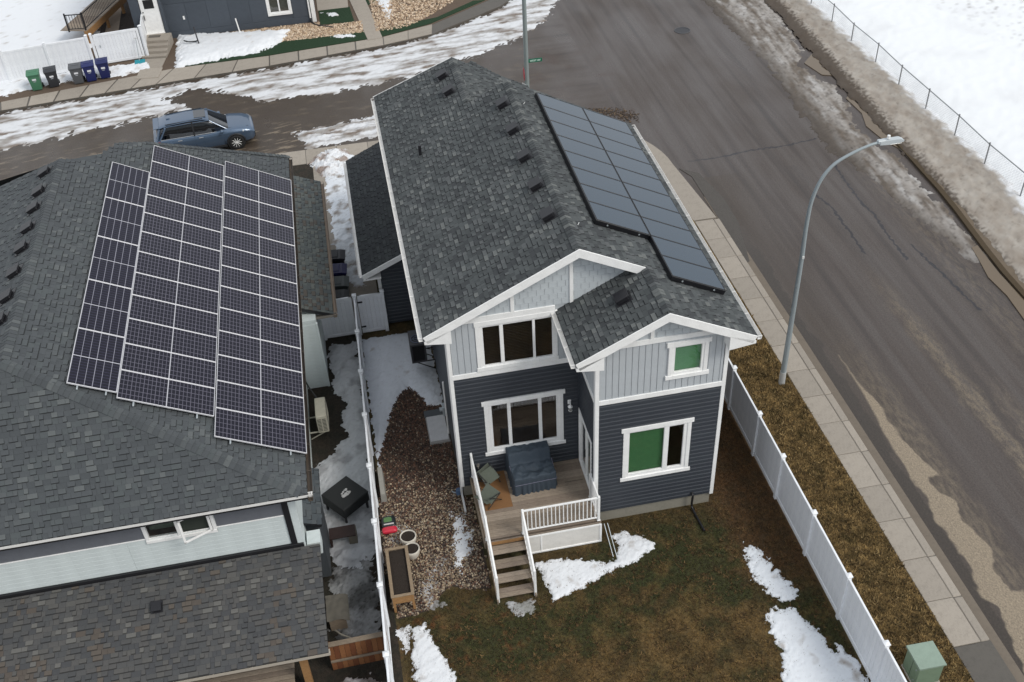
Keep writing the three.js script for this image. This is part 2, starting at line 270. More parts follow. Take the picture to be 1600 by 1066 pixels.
struct('artificial_turf', slabXZ([[-9.9, -33.95], [-5.4, -34.1], [0.0, -34.7], [-0.06, -35.8], [-3.4, -36.05], [-9.9, -35.4]], -0.05, 0.025), turf, 'dark green turf strip beside the far sidewalk');
struct('artificial_turf', slabXZ([[-2.45, -37.5], [-0.5, -37.35], [-0.62, -39.7], [-2.45, -39.8]], -0.05, 0.025), turf, 'dark green turf square beside the grey house');
struct('artificial_turf', slabXZ([[0.85, -34.8], [3.7, -35.8], [7.3, -38.3], [6.6, -38.4], [4.2, -36.6], [0.75, -35.8]], -0.05, 0.025), turf, 'dark green turf strip right of the front walk');
struct('artificial_turf', slabXZ([[0.4, -39.6], [0.2, -41.3], [9.5, -44.5], [9, -43], [3.5, -40.6]], -0.05, 0.025), turf, 'dark green turf strip at the far edge of the gravel bed');

// --- snow: thick sheets with ragged melted rims that sink into the ground
const SNOW = [0.73, 0.75, 0.78], GREY = [0.42, 0.42, 0.43], MUD = [0.27, 0.215, 0.165];
const snowMat = new THREE.MeshStandardMaterial({ vertexColors: true, roughness: 0.85, bumpMap: rep(roughBump, 2), bumpScale: 0.006 });
function snow(label, poly, o = {}) {
  const { t = 0.07, edge = 0.3, amp = 0.22, fr = 1.3, cell = 0.08, y = 0, bump = 0.018, dirt = 0.15, tint = MUD, base = SNOW, hgt, colour, name = 'snow', fine = 1 } = o;
  let x0 = 1e9, x1 = -1e9, z0 = 1e9, z1 = -1e9; for (const p of poly) { x0 = Math.min(x0, p[0]); x1 = Math.max(x1, p[0]); z0 = Math.min(z0, p[1]); z1 = Math.max(z1, p[1]); }
  const pad = amp + cell; x0 -= pad; z0 -= pad; x1 += pad; z1 += pad; const nx = Math.ceil((x1 - x0) / cell), nz = Math.ceil((z1 - z0) / cell);
  const H = new Float32Array((nx + 1) * (nz + 1)), pos = [], cs = [], uv = [], id = new Int32Array((nx + 1) * (nz + 1)).fill(-1), ix = [];
  const at = (i, j) => j * (nx + 1) + i;
  for (let j = 0; j <= nz; j++) for (let i = 0; i <= nx; i++) { const x = x0 + i * cell, z = z0 + j * cell;
    const sd = sdPoly(poly, x, z) + amp * (1.3 * fbm(x * fr, z * fr, 4) + 0.4 * fine * n2b(x * 6, z * 6) + 0.3 * fine * n2(x * 14, z * 14));
    const b = bump * (1.2 * fbm(x * 1.6 + 50, z * 1.6, 4) + 0.45 * fine * n2b(x * 5.5, z * 5.5) + 0.3 * fine * n2(x * 13, z * 13) - 0.9 * Math.max(0, n2b(x * 3.7 + 9, z * 3.7) - 0.55));
    H[at(i, j)] = y + (sd > 0 ? (t + (hgt ? hgt(x, z) : 0)) * (1 - Math.exp(-sd / edge)) + b * Math.min(1, sd / edge) : Math.max(-0.15, sd * 0.6)); }
  const vert = (i, j) => { const k = at(i, j); if (id[k] < 0) { id[k] = pos.length / 3; const x = x0 + i * cell, z = z0 + j * cell; pos.push(x, H[k], z); uv.push(x, z);
    let c; if (colour) c = colour(x, z); else { const d = clamp((fbm(x * 0.9 + 70, z * 0.9, 4) + dirt - 0.3) * 2.6) * 0.75 + clamp(n2b(x * 9, z * 9) - 0.62 + dirt * 0.7) * 0.9; c = mix3(base, tint, clamp(d)); } cs.push(...c); } return id[k]; };
  for (let j = 0; j < nz; j++) for (let i = 0; i < nx; i++) { if (Math.max(H[at(i, j)], H[at(i + 1, j)], H[at(i, j + 1)], H[at(i + 1, j + 1)]) < y - 0.015) continue; const a = vert(i, j), b = vert(i + 1, j), c = vert(i, j + 1), d = vert(i + 1, j + 1); ix.push(a, c, b, b, c, d); }
  const g = new THREE.BufferGeometry(); g.setAttribute('position', new THREE.Float32BufferAttribute(pos, 3)); g.setAttribute('color', new THREE.Float32BufferAttribute(cs, 3)); g.setAttribute('uv', new THREE.Float32BufferAttribute(uv, 2)); g.setIndex(ix); g.computeVertexNormals();
  const m = struct(name, g, snowMat, label); return m;
}
// our yard
snow('snow patch in front of the deck', [[1.6, 2.95], [2.3, 2.95], [3.0, 3.15], [3.45, 3.4], [3.9, 3.3], [4.05, 2.95], [3.95, 2.5], [4.3, 2.4], [4.8, 2.7], [5.15, 3.1], [4.9, 3.3], [4.3, 3.55], [3.1, 3.9], [2.5, 4.2], [1.8, 4.35], [1.7, 3.6]], { cell: 0.03, amp: 0.09, edge: 0.09, t: 0.055, bump: 0.014, fr: 2, dirt: -0.06 });
snow('snow patch beside the right fence', [[7.6, 3.6], [7.95, 4.1], [8.1, 4.8], [8.4, 5.4], [8.2, 5.75], [7.9, 5.7], [7.5, 5.3], [7.35, 4.7], [7.45, 4.0]], { cell: 0.03, amp: 0.16, edge: 0.09, t: 0.055, bump: 0.014, fr: 2.4, dirt: -0.06, base: [0.73, 0.76, 0.8] });
snow('long snow patch at the foot of the right fence', [[7.35, 5.9], [8.0, 5.9], [8.45, 6.9], [8.55, 7.6], [8.7, 7.2], [9.0, 7.9], [9.0, 10], [6.6, 10], [6.9, 8.0], [7.25, 7.2], [7.15, 6.5]], { cell: 0.035, amp: 0.12, edge: 0.09, t: 0.055, bump: 0.014, fr: 2.4, dirt: -0.06, base: [0.73, 0.76, 0.8] });
snow('snow patch on the lawn below the planter box', [[-2.1, 4.4], [-1.75, 4.25], [-1.6, 4.8], [-1.3, 5.6], [-1.05, 6.6], [-0.9, 8], [-2.4, 8], [-2.2, 5.6]], { cell: 0.04, amp: 0.1, edge: 0.09, t: 0.055, bump: 0.014, fr: 2.2, dirt: -0.06 });
snow('thin snow strip on the gravel beside the deck', [[-0.5, 0.4], [-0.1, 0.7], [0.05, 1.3], [0.0, 2.1], [-0.3, 2.4], [-0.45, 2.9], [-0.7, 2.6], [-0.6, 1.9], [-0.55, 1.2]], { cell: 0.04, amp: 0.14, edge: 0.15, t: 0.05, fr: 2.2, dirt: 0.12, tint: GREY });
snow('grey melting ice on the gravel corner', [[-1.0, 2.0], [-0.7, 2.3], [-1.2, 3.0], [-1.1, 3.8], [-1.7, 3.9], [-1.8, 3.2], [-1.5, 2.6]], { cell: 0.045, amp: 0.2, edge: 0.3, t: 0.03, fr: 1.8, dirt: 0.5, tint: [0.2, 0.19, 0.18], base: GREY });
snow('dirty snow lump at the foot of the steps', [[0.6, 4.1], [1.2, 4.15], [1.3, 4.5], [0.7, 4.6]], { cell: 0.04, amp: 0.15, edge: 0.15, t: 0.05, dirt: 0.45, tint: [0.22, 0.22, 0.2], base: GREY });
snow('grey slush at the lawn corner by the white fence', [[-2.5, 4.3], [-2.1, 4.3], [-2.2, 5.0], [-2.4, 5.4]], { cell: 0.04, amp: 0.12, t: 0.05, dirt: 0.35, tint: GREY });
snow('deep bluish snow between the white fence and the house', [[-2.45, -8.3], [-0.05, -8.3], [-0.02, -4.15], [-0.55, -4.25], [-0.85, -5.0], [-1.1, -5.3], [-1.5, -4.8], [-1.75, -4.3], [-1.95, -3.5], [-2.15, -2.8], [-2.35, -2.2], [-2.42, -0.8]], { cell: 0.05, amp: 0.07, edge: 0.2, t: 0.16, bump: 0.02, dirt: -0.1, fr: 2.5, base: [0.7, 0.73, 0.78] });
snow('grey snow beside the soil bag', [[-2.4, -0.3], [-2.1, 0.2], [-1.7, 0.9], [-1.9, 1.5], [-2.4, 1.6]], { cell: 0.045, amp: 0.15, t: 0.03, dirt: 0.42, tint: [0.2, 0.19, 0.18], base: GREY });
// neighbour's side of the fence
snow('grey mottled snow between the neighbouring house and the fence, alley shade painted into its base', [[-3.68, -8.2], [-2.62, -8.2], [-2.72, 1.3], [-3.2, 2.2], [-3.8, 1.9], [-4.4, 0.8], [-4.45, -2.3], [-4.0, -2.6], [-3.3, -3.4], [-3.45, -4.4], [-3.2, -5.0], [-3.6, -5.9]], { cell: 0.05, amp: 0.14, edge: 0.2, t: 0.1, bump: 0.05, dirt: 0.22, tint: [0.26, 0.26, 0.27], base: [0.5, 0.51, 0.53] });  // base colour lowered to paint the alley shade; tint adds grey mottling
snow('sooty frozen slush behind the dark table', [[-4.0, 1.9], [-3.0, 1.6], [-2.75, 3.2], [-3.1, 4.4], [-4.1, 4.6], [-4.2, 3.0]], { cell: 0.045, amp: 0.3, edge: 0.25, t: 0.08, bump: 0.07, dirt: 0.45, tint: [0.05, 0.048, 0.045], base: [0.3, 0.3, 0.3], fr: 1.8 });
snow('dirty snow heap below the wooden fence', [[-4.2, 5.7], [-3.6, 5.5], [-3.0, 5.9], [-3.0, 7.5], [-4.6, 7.5]], { cell: 0.045, amp: 0.2, edge: 0.3, t: 0.15, bump: 0.08, dirt: 0.35, tint: [0.12, 0.1, 0.08], base: [0.55, 0.52, 0.52] });
snow('snow strip along the driveway', [[-3.15, -20.5], [-2.2, -22.2], [-1.3, -21.5], [-1.6, -17.0], [-1.7, -12.5], [-2.2, -11.2], [-3.0, -12.6], [-3.05, -15]], { cell: 0.06, amp: 0.2, edge: 0.3, t: 0.1, bump: 0.04, dirt: 0.24, tint: S(112, 92, 68), base: [0.72, 0.75, 0.79] });
snow('dirty snow heap at the driveway mouth', [[-3.8, -21.6], [-3.0, -22.6], [-2.0, -22.6], [-1.8, -21.2], [-2.6, -19.9], [-3.3, -20.2]], { cell: 0.05, amp: 0.2, edge: 0.6, t: 0.42, bump: 0.1, dirt: 0.4, tint: S(122, 96, 76) });
// far street
const streak = (x, z) => { const q = z + 0.13 * x, d = clamp((fbm(x * 0.22 + 11, q * 1.9, 4) + 0.08) * 2.0) * 0.75 + clamp(fbm(x * 0.4, q * 0.9 + 40, 4) - 0.05) * 1.5 + clamp(n2b(x * 5, q * 9) - 0.55) * 0.5; return mix3([0.68, 0.695, 0.72], mix3(S(112, 99, 88), S(150, 146, 142), clamp(0.5 + n2(x, z * 2))), clamp(d * 1.15 + 0.06)); };
snow('ploughed rutted snow along the far kerb', [[-40, -29.2], [-19, -31.2], [-11.3, -32.1], [-5.4, -32.7], [0.85, -33.6], [3.6, -34.3], [7.6, -36.9], [11.3, -41.5], [12.4, -44], [12.0, -38.6], [11.3, -36.6], [9.6, -34], [7.8, -32.4], [6.0, -31.3], [3.1, -29.9], [0.4, -29.2], [-2.9, -28.7], [-6.1, -28.9], [-7.0, -29.8], [-9.2, -31.3], [-10.6, -30.6], [-9.4, -29.0], [-12.4, -28.3], [-15.4, -27.7], [-18.3, -27.1], [-30, -25.5]], { cell: 0.11, amp: 0.4, edge: 0.5, t: 0.045, bump: 0.022, y: RY, fr: 0.8, fine: 1.6, colour: streak });
snow('snow ridge on the near kerb of the far street', [[-4.4, -25.0], [-0.3, -25.7], [2.5, -26], [2.5, -24], [-0.4, -23.6], [-3.7, -23.25], [-4.0, -24.0]], { cell: 0.08, amp: 0.25, edge: 0.3, t: 0.12, y: RY, bump: 0.06, colour: streak });
snow('clean snow drift against the grey house', [[-10.5, -38.3], [-4.2, -37.2], [-4.6, -35.6], [-6.0, -34.6], [-10.4, -33.9]], { cell: 0.08, amp: 0.22, edge: 0.3, t: 0.3, dirt: -0.05, tint: S(190, 180, 172) });
snow('clean snow bank behind the wheeled bins', [[-40, -31.6], [-19.1, -33.0], [-16.2, -33.9], [-13.5, -33.7], [-11.6, -34.3], [-11.9, -35.1], [-13.4, -35.2], [-40, -34.0]], { cell: 0.09, amp: 0.25, edge: 0.3, t: 0.16, dirt: 0.05, tint: S(150, 138, 128) });
snow('snow patch on the green strip', [[-2.4, -35.4], [-0.5, -35.1], [-0.3, -35.5], [-1.6, -36.0]], { cell: 0.07, amp: 0.2, t: 0.08 });
snow('snow patch on the green square', [[-2.4, -39.3], [-1.3, -39.0], [-1.1, -38.2], [-1.9, -38.6]], { cell: 0.07, amp: 0.2, t: 0.08 });
snow('snow blanket on the gravel bed', [[0.8, -40.6], [1.9, -40.4], [6, -41.6], [7.5, -42.7], [5, -42.8], [2.3, -41.8], [1.75, -39.0], [1.7, -37.0], [1.35, -37.0], [1.1, -39.2]], { cell: 0.07, amp: 0.2, t: 0.1 });
snow('snow behind the far white fence', [[-40, -36], [-16.2, -36.6], [-15.0, -38.6], [-15.6, -50], [-40, -50]], { cell: 0.2, amp: 0.3, t: 0.2, dirt: -0.1 });

// --- right side: dirty ice, kerb, ploughed bank and the white field
const kerbX = z => 22.05 + 1.05 * sstep(-9, -35, z) - 0.62 * sstep(-13, -5, z);
const iceC = (x, z) => { const a = fbm(x * 0.9, z * 0.5, 4), b = fbm(x * 2.6 + 5, z * 1.7, 4); const st = fbm(x * 1.5 + z * 0.1, z * 0.22, 4), g = n2b(x * 8, z * 8), g2 = n2(x * 19, z * 19); let c = mix3(S(158, 153, 148), S(104, 94, 84), clamp(0.5 + 1.4 * st + 0.5 * a)); c = mix3(c, S(186, 184, 182), clamp((fbm(x * 1.1 + 60, z * 0.35, 4) - 0.12) * 2.2) * 0.8); c = mix3(c, S(70, 63, 57), clamp((b - 0.08) * 1.6) * 0.8 + clamp(g - 0.45) * 0.7); c = mix3(c, S(78, 70, 63), sstep(1.5, 0, x - 19.4 - 0.9 * sstep(-14, -6, z) + 0.5 * st)); const k = 0.92 + 0.12 * g2; return [c[0] * k, c[1] * k, c[2] * k]; };
snow('dirty pitted ice along the far side of the road', [[19.5, -50], [19.5, -31], [19.9, -26], [19.45, -21.5], [19.2, -17], [19.8, -14.4], [20.2, -11.2], [20.75, -8.2], [21.2, -6.2], [21.5, -7.4], [21.7, -10], [21.75, -15.5], [21.4, -17], [21.35, -19], [21.9, -20.6], [22.2, -22.5], [21.5, -24], [21.45, -25.3], [22.3, -27], [23, -33], [23.3, -50]], { cell: 0.09, amp: 0.3, edge: 0.4, t: 0.035, bump: 0.02, y: RY, fr: 1.1, fine: 0.6, colour: iceC });
{
  const kp = []; for (let z = 16; z >= -50; z -= 1.5) kp.push([kerbX(z), z]); const back = kp.map(p => [p[0] + 0.22, p[1]]).reverse();
  const kb = struct('far_kerb', slabXZ([...kp, ...back], -0.28, -0.02), mat(S(70, 58, 40), { roughness: 0.95, map: rep(grainTex, 1.2) }), 'muddy kerb below the ploughed snow bank');
  struct('far_verge', slabXZ([...kp.map(p => [p[0] + 0.21, p[1]]), [60, -50], [60, 16]], -0.28, -0.03), mat(S(104, 92, 78), { roughness: 1, map: rep(grainTex, 0.6) }), 'muddy verge behind the far kerb');
}
const water = mat(S(104, 90, 72), { roughness: 0.05 });
for (const [l, p] of [['small muddy meltwater puddle against the far kerb', [[21.7, -25.4], [22.5, -26.3], [22.75, -25.6], [22.6, -23.6], [22.0, -23.9]]], ['long muddy puddle against the far kerb', [[22.05, -21.2], [22.3, -21.5], [22.35, -19], [22.25, -16.0], [21.9, -17.0], [21.75, -18.4], [22.1, -19.6]]], ['flat grey puddle in the gutter at the road end', [[21.3, -8.3], [21.6, -8.4], [21.42, -6.5], [21.4, -4], [21.4, 2], [20.6, 1], [20.55, -2.2], [20.8, -4.0], [20.95, -5.2], [20.9, -6.4], [21.15, -7.5]]]])
  struct('puddle', slabXZ(p, RY - 0.05, RY + 0.035), water, l);
snow('brown ploughed snow bank behind the far kerb', [[22.6, -50], [22.9, -33], [22.6, -27], [22.35, -21], [22.3, -15], [22.25, -10], [21.95, -7], [21.75, -4], [21.75, 6], [23.6, 6], [24.2, -5.5], [25.4, -12], [25.5, -20], [25.6, -33], [26, -50]], { cell: 0.085, amp: 0.16, edge: 0.8, t: 0.2, bump: 0.05, y: -0.03, fr: 0.8, fine: 0.12, name: 'snow_bank', hgt: (x, z) => 0.12 * sstep(23.5, 25, x),
  colour: (x, z) => { const a = fbm(x * 0.8, z * 0.45, 4), b = fbm(x * 1.6, z * 1.1, 3); const g2 = 0, g = n2b(x * 4, z * 4); let c = mix3(S(172, 165, 156), S(146, 136, 125), clamp(0.45 + 0.9 * a + 0.5 * b)); c = mix3(c, S(92, 79, 66), clamp((fbm(x * 2.2 + 9, z * 1.3, 4) - 0.25) * 1.6) * 0.7 + clamp(g - 0.5) * 0.5); c = mix3(c, S(66, 54, 42), sstep(0.55, 0.1, x - kerbX(z) - 0.12 + 0.25 * g) * 0.9); { const k = 0.93 + 0.1 * g2; c = [c[0] * k, c[1] * k, c[2] * k]; } return mix3(c, SNOW, sstep(24.5, 25.3, x + 0.5 * b + (z > -12 ? (z + 12) * 0.22 : 0))); } });
snow('white snow field beyond the wire fence', [[24.9, -60], [24.9, -20], [24.8, -11], [23.7, -6.5], [23.2, 2], [23.5, 14], [75, 14], [75, -60]], { cell: 0.2, amp: 0.25, edge: 0.9, t: 0.32, bump: 0.03, fr: 1, y: -0.02, name: 'snow_field', colour: (x, z) => { const q = (x + z * 0.62), r = n2b(x * 1.6, z * 1.6); const f = [0.8, 0.82, 0.84]; return mix3(mix3(f, [0.7, 0.71, 0.73], clamp(fbm(x * 0.25, z * 0.25, 3))), [0.36, 0.35, 0.35], clamp(n2(x * 2.1, z * 2.1) * 0.7 + r * 0.6 + 0.3 * n2(q * 1.7, (x - z) * 0.1) - 0.3) * sstep(0, 2.5, x - 29.8 - (z + 30) * 0.2)); } });
console.log('ground');

// =====================================================================
// ROOFS, WALLS AND WINDOWS
// =====================================================================
M.deckEdge = mat([0.05, 0.052, 0.055], { roughness: 0.8 });
const V3 = (x, y, z) => new THREE.Vector3(x, y, z);
const EXPO = 0.138, WIDTHS = [0.1, 0.14, 0.18, 0.24];
const granule = tex(512, 512, (u, v) => { const k = 0.62 + 0.1 * va(u, v) + 0.14 * vc(u, v) + 0.32 * vd(u, v) + 0.25 * Math.pow(ve(u, v), 3); return [k, k, k]; });
function wedge(w, L, hLow, hHigh, bev = hLow > 0.015 ? 0.03 : 0.004) { // one shingle tab: x along the eave, y up the slope, z off the deck; thick tabs have a wide bevel carrying a painted shadow line
  const t = [], q = (a, b, c, d) => t.push(...a, ...b, ...c, ...a, ...c, ...d);
  const A = [0, 0, 0], B = [w, 0, 0], C = [w, L, 0], D = [0, L, 0], a = [0, bev, hLow], b = [w, bev, hLow], c = [w, L, hHigh], d = [0, L, hHigh];
  q(a, b, c, d); q(A, B, b, a); q(B, C, c, b); q(D, A, a, d);
  const g = new THREE.BufferGeometry(); g.setAttribute('position', new THREE.Float32BufferAttribute(t, 3)); g.computeVertexNormals();
  const p = g.attributes.position, uv = [], cl = []; for (let i = 0; i < p.count; i++) { uv.push(p.getX(i) * 2, (p.getY(i) + p.getZ(i)) * 2); const k = i < 6 ? 1 : 0.34; cl.push(k, k, k); } g.setAttribute('uv', new THREE.Float32BufferAttribute(uv, 2)); g.setAttribute('color', new THREE.Float32BufferAttribute(cl, 3)); return g; // asphalt edges, darkened and widened to paint the shadow dashes below tabs
}
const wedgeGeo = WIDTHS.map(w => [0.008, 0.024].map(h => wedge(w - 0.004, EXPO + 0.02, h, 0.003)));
function palette(cs) { return { cs, mats: cs.map(c => new THREE.MeshStandardMaterial({ color: col(c), vertexColors: true, map: granule, roughness: 0.95 })), plain: cs.map(c => new THREE.MeshStandardMaterial({ color: col(c), map: granule, roughness: 0.95 })), merged: new THREE.MeshStandardMaterial({ vertexColors: true, map: granule, roughness: 0.95 }) }; }
const roofA = palette([S(60, 63, 65), S(68, 72, 73), S(74, 78, 79), S(79, 83, 84), S(86, 89, 90), S(101, 104, 103)]);   // our house: slate grey
const roofB = palette([S(71, 75, 78), S(74, 78, 81), S(76, 80, 83), S(78, 83, 85), S(82, 86, 88), S(92, 96, 97)]);  // neighbour
const roofC = palette([S(69, 70, 72), S(74, 75, 76), S(78, 78, 78), S(82, 81, 80), S(86, 85, 83), S(102, 101, 98), S(84, 77, 71), S(92, 85, 78)]);   // neighbour, lower roof
// plane: origin O, u along the eave, v up the slope (unit), polygon in (u,v)
function roofPlane(house, name, O, U, V, poly, pal, store, thick = 0.14, mDeck = M.deckEdge) {
  const N = new THREE.Vector3().crossVectors(U, V).normalize(), F = new THREE.Matrix4().makeBasis(U, V, N).setPosition(O);
  const sh = new THREE.Shape(poly.map(p => new THREE.Vector2(p[0], p[1])));
  const deck = part(name, clean(new THREE.ExtrudeGeometry(sh, { depth: thick, bevelEnabled: false }).translate(0, 0, -thick)), mDeck, house);
  deck.geometry = uvm(deck.geometry); deck.applyMatrix4(F);
  let vmin = 1e9, vmax = -1e9; for (const p of poly) { vmin = Math.min(vmin, p[1]); vmax = Math.max(vmax, p[1]); }
  const list = [];
  for (let v = vmin - 0.012; v < vmax - 0.03; v += EXPO) {
    const vm = Math.min(v + EXPO * 0.5, vmax - 0.01), xs = [];
    for (let i = 0, j = poly.length - 1; i < poly.length; j = i++) { const a = poly[i], b = poly[j]; if ((a[1] > vm) !== (b[1] > vm)) xs.push(a[0] + (vm - a[1]) / (b[1] - a[1]) * (b[0] - a[0])); }
    xs.sort((a, b) => a - b);
    const L = Math.min(EXPO + 0.02, vmax - v);
    for (let k = 0; k + 1 < xs.length; k += 2) { let u = xs[k] - 0.01; const e = xs[k + 1] + 0.01; let up = rnd() < 0.5;
      while (u < e - 0.02) { const wi = Math.floor(rnd() * 4); let w = WIDTHS[wi]; const cut = u + w > e - 0.05; if (cut) w = e - u; up = rnd() < 0.25 ? up : !up;
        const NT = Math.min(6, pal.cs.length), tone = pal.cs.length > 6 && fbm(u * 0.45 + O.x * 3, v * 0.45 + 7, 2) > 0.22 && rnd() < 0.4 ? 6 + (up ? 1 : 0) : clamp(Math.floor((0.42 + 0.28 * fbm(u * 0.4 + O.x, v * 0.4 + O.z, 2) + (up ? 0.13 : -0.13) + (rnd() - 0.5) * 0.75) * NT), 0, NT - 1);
        list.push({ deck, u, v, w, L, wi, up: up ? 1 : 0, tone, std: !cut && L > EXPO + 0.019, d: O.clone().addScaledVector(U, u).addScaledVector(V, v).distanceTo(CAM) }); u += w; } }
  }
  store.push({ deck, list, pal }); return deck;
}
function finishShingles(store, count = 300) {       // the nearest tabs one by one, the rest of each slope joined
  const all = store.flatMap(s => s.list.filter(t => t.std)).sort((a, b) => a.d - b.d).slice(0, count); const pick = new Set(all);
  for (const s of store) { const rest = [];
    for (const t of s.list) {
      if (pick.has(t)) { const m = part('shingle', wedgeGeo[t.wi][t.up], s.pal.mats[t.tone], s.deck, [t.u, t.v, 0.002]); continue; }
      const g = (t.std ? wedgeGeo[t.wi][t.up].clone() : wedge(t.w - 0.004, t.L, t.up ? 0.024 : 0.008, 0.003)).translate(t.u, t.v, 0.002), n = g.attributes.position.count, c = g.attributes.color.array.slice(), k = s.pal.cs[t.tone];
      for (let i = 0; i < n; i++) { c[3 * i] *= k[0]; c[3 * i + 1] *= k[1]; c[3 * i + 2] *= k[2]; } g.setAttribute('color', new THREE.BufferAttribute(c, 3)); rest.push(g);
    }
    if (rest.length) { const m = part('shingle_field', mergeGeometries(rest), s.pal.merged, s.deck); m.userData.kind = 'stuff'; } }
}
function ridgeCaps(deck, A, B, n1, n2, pal, w = 0.15) { // folded cap shingles from A to B, laid over two slopes with side directions n1,n2 (down each slope)
  const d = B.clone().sub(A), len = d.length(); d.normalize(); const inv = deck.matrix.clone().invert(); const up = new THREE.Vector3().crossVectors(n1, d); if (up.y < 0) up.negate(); const up2 = new THREE.Vector3().crossVectors(n2, d); if (up2.y < 0) up2.negate();
  const n = Math.floor(len / EXPO), t = [], E2 = EXPO + 0.035;
  const P = (s, side, h) => { const q = V3(0, 0, 0).addScaledVector(d, s); if (side < 0) q.addScaledVector(n1, w).addScaledVector(up, h); else if (side > 0) q.addScaledVector(n2, w).addScaledVector(up2, h); else q.addScaledVector(up.clone().add(up2).normalize(), h * 1.15 + 0.006); return [q.x, q.y, q.z]; };
  const q4 = (a, b, c, e) => t.push(...a, ...b, ...c, ...a, ...c, ...e);
  const h0 = 0.034, h1 = 0.020; // near end raised over the next one
  q4(P(0, -1, h1), P(0, 0, h1), P(E2, 0, h0), P(E2, -1, h0)); q4(P(0, 0, h1), P(0, 1, h1), P(E2, 1, h0), P(E2, 0, h0));
  q4(P(E2, -1, h0), P(E2, 0, h0), P(E2, 0, 0.004), P(E2, -1, 0.004)); q4(P(E2, 0, h0), P(E2, 1, h0), P(E2, 1, 0.004), P(E2, 0, 0.004));
  q4(P(0, -1, 0), P(0, -1, h1), P(E2, -1, h0), P(E2, -1, 0)); q4(P(0, 1, h1), P(0, 1, 0), P(E2, 1, 0), P(E2, 1, h0));
  const g = fromTris(t, 2).applyMatrix4(new THREE.Matrix4().extractRotation(inv));
  for (let i = 0; i < n; i++) { const p = A.clone().addScaledVector(d, i * EXPO).applyMatrix4(inv); part('ridge_cap', g, pal.plain[Math.floor(rnd() * pal.plain.length)], deck, [p.x, p.y, p.z]); }
}
const ventGeo = merge([mv(cb(0.46, 0.5, 0.02, 0.004), 0, 0, 0.012), bx(-0.17, 0.17, -0.2, 0.14, 0.02, 0.17, 0.02), mv(cb(0.40, 0.42, 0.03, 0.008), 0, -0.01, 0.18)]);
const ventMat = M.vent;
const roofVent = (deck, u, v, s = 1) => { const m = part('roof_vent', ventGeo, ventMat, deck, [u, v, 0.015]); m.scale.setScalar(s); return m; };

// a wall: local x runs along it, local y up, local z out of it
const FACE = { rear: 0, left: -Math.PI / 2, right: Math.PI / 2, front: Math.PI };
function wallSheet(house, name, outline, holes, m, pos, turn, thick = 0.14) {
  const s = new THREE.Shape(outline.map(p => new THREE.Vector2(...p))); for (const h of holes) s.holes.push(new THREE.Path([[h[0], h[2]], [h[0], h[3]], [h[1], h[3]], [h[1], h[2]]].map(p => new THREE.Vector2(...p))));
  return part(name, uvm(clean(new THREE.ExtrudeGeometry(s, { depth: thick, bevelEnabled: false }).translate(0, 0, -thick))), m, house, pos, [0, turn, 0]);
}
function spans(a, b, cuts) { let r = [[a, b]]; for (const [c, d] of cuts) { const q = []; for (const [s, e] of r) { if (d <= s || c >= e) q.push([s, e]); else { if (c > s + 0.01) q.push([s, c]); if (d < e - 0.01) q.push([d, e]); } } r = q; } return r.filter(q => q[1] - q[0] > 0.02); }
function lapBoards(wall, x0, x1, y0, y1, holes, mats, e = 0.15) {   // overlapping horizontal boards
  for (let y = y0; y < y1 - 0.03; y += e) { const h = Math.min(e, y1 - y), ym = y + h / 2;
    for (const [a, b] of spans(x0, x1, holes.filter(q => ym > q[2] && ym < q[3]).map(q => [q[0], q[1]]))) {
      const key = 'lap' + (b - a).toFixed(3) + h.toFixed(3); let g = boxCache.get(key);
      if (!g) { const w = (b - a) / 2; const t = []; const q = (p, r, s2, u) => t.push(...p, ...r, ...s2, ...p, ...s2, ...u);
        const A = h * 0.62, pr = [[0, 0], [0, 0.034], [A, 0.030], [h * 0.8, 0.012], [h, 0.008]]; for (let i = 0; i + 1 < pr.length; i++) q([-w, pr[i][0], pr[i][1]], [w, pr[i][0], pr[i][1]], [w, pr[i + 1][0], pr[i + 1][1]], [-w, pr[i + 1][0], pr[i + 1][1]]); for (const sx of [-w, w]) for (let i = 1; i + 1 < pr.length; i++) t.push(sx, pr[i][0], pr[i][1], sx, pr[i + 1][0], pr[i + 1][1], sx, pr[i][0], 0, sx, pr[i + 1][0], pr[i + 1][1], sx, pr[i + 1][0], 0, sx, pr[i][0], 0); g = fromTris(t); boxCache.set(key, g); }
      part('siding_board', g, mats[Math.floor(rnd() * mats.length)], wall, [(a + b) / 2, y, 0]); } }
}
function boardBatten(wall, x0, x1, yb, ytop, holes, m, e = 0.173) {   // upright boards with a proud edge and open seam
  for (let x = x0; x < x1 - 0.03; x += e) { const w = Math.min(e, x1 - x) - 0.012, xm = x + w / 2, top = Math.min(ytop(x), ytop(x + w));
    for (const [a, b] of spans(yb, top, holes.filter(q => xm > q[0] - w / 2 && xm < q[1] + w / 2).map(q => [q[2], q[3]]))) if (w > 0.02) part('siding_board', cb(w, b - a, 0.022, 0.006), m, wall, [xm, (a + b) / 2, 0.011]); }
}
function gableShakes(wall, yb, xa, xb, topAt, m, skip = []) {         // short shake panels filling a gable
  const rows = []; let y = yb, r = 0; while (y < 9) { const h = 0.19; let any = false; for (let x = xa + (r % 2) * 0.11 - 0.11; x < xb; x += 0.225) { const a = Math.max(x, xa), b = Math.min(x + 0.218, xb); if (b - a < 0.04) continue; const t = Math.min(topAt(a), topAt(b), y + h - 0.004); if (t - y < 0.03) continue; any = true; part('shake', cb(b - a, t - y, 0.018 + (r + Math.round(x * 9)) % 3 * 0.002, 0.003), m, wall, [(a + b) / 2, (t + y) / 2, 0.009]); } if (!any) break; y += h; r++; }
}
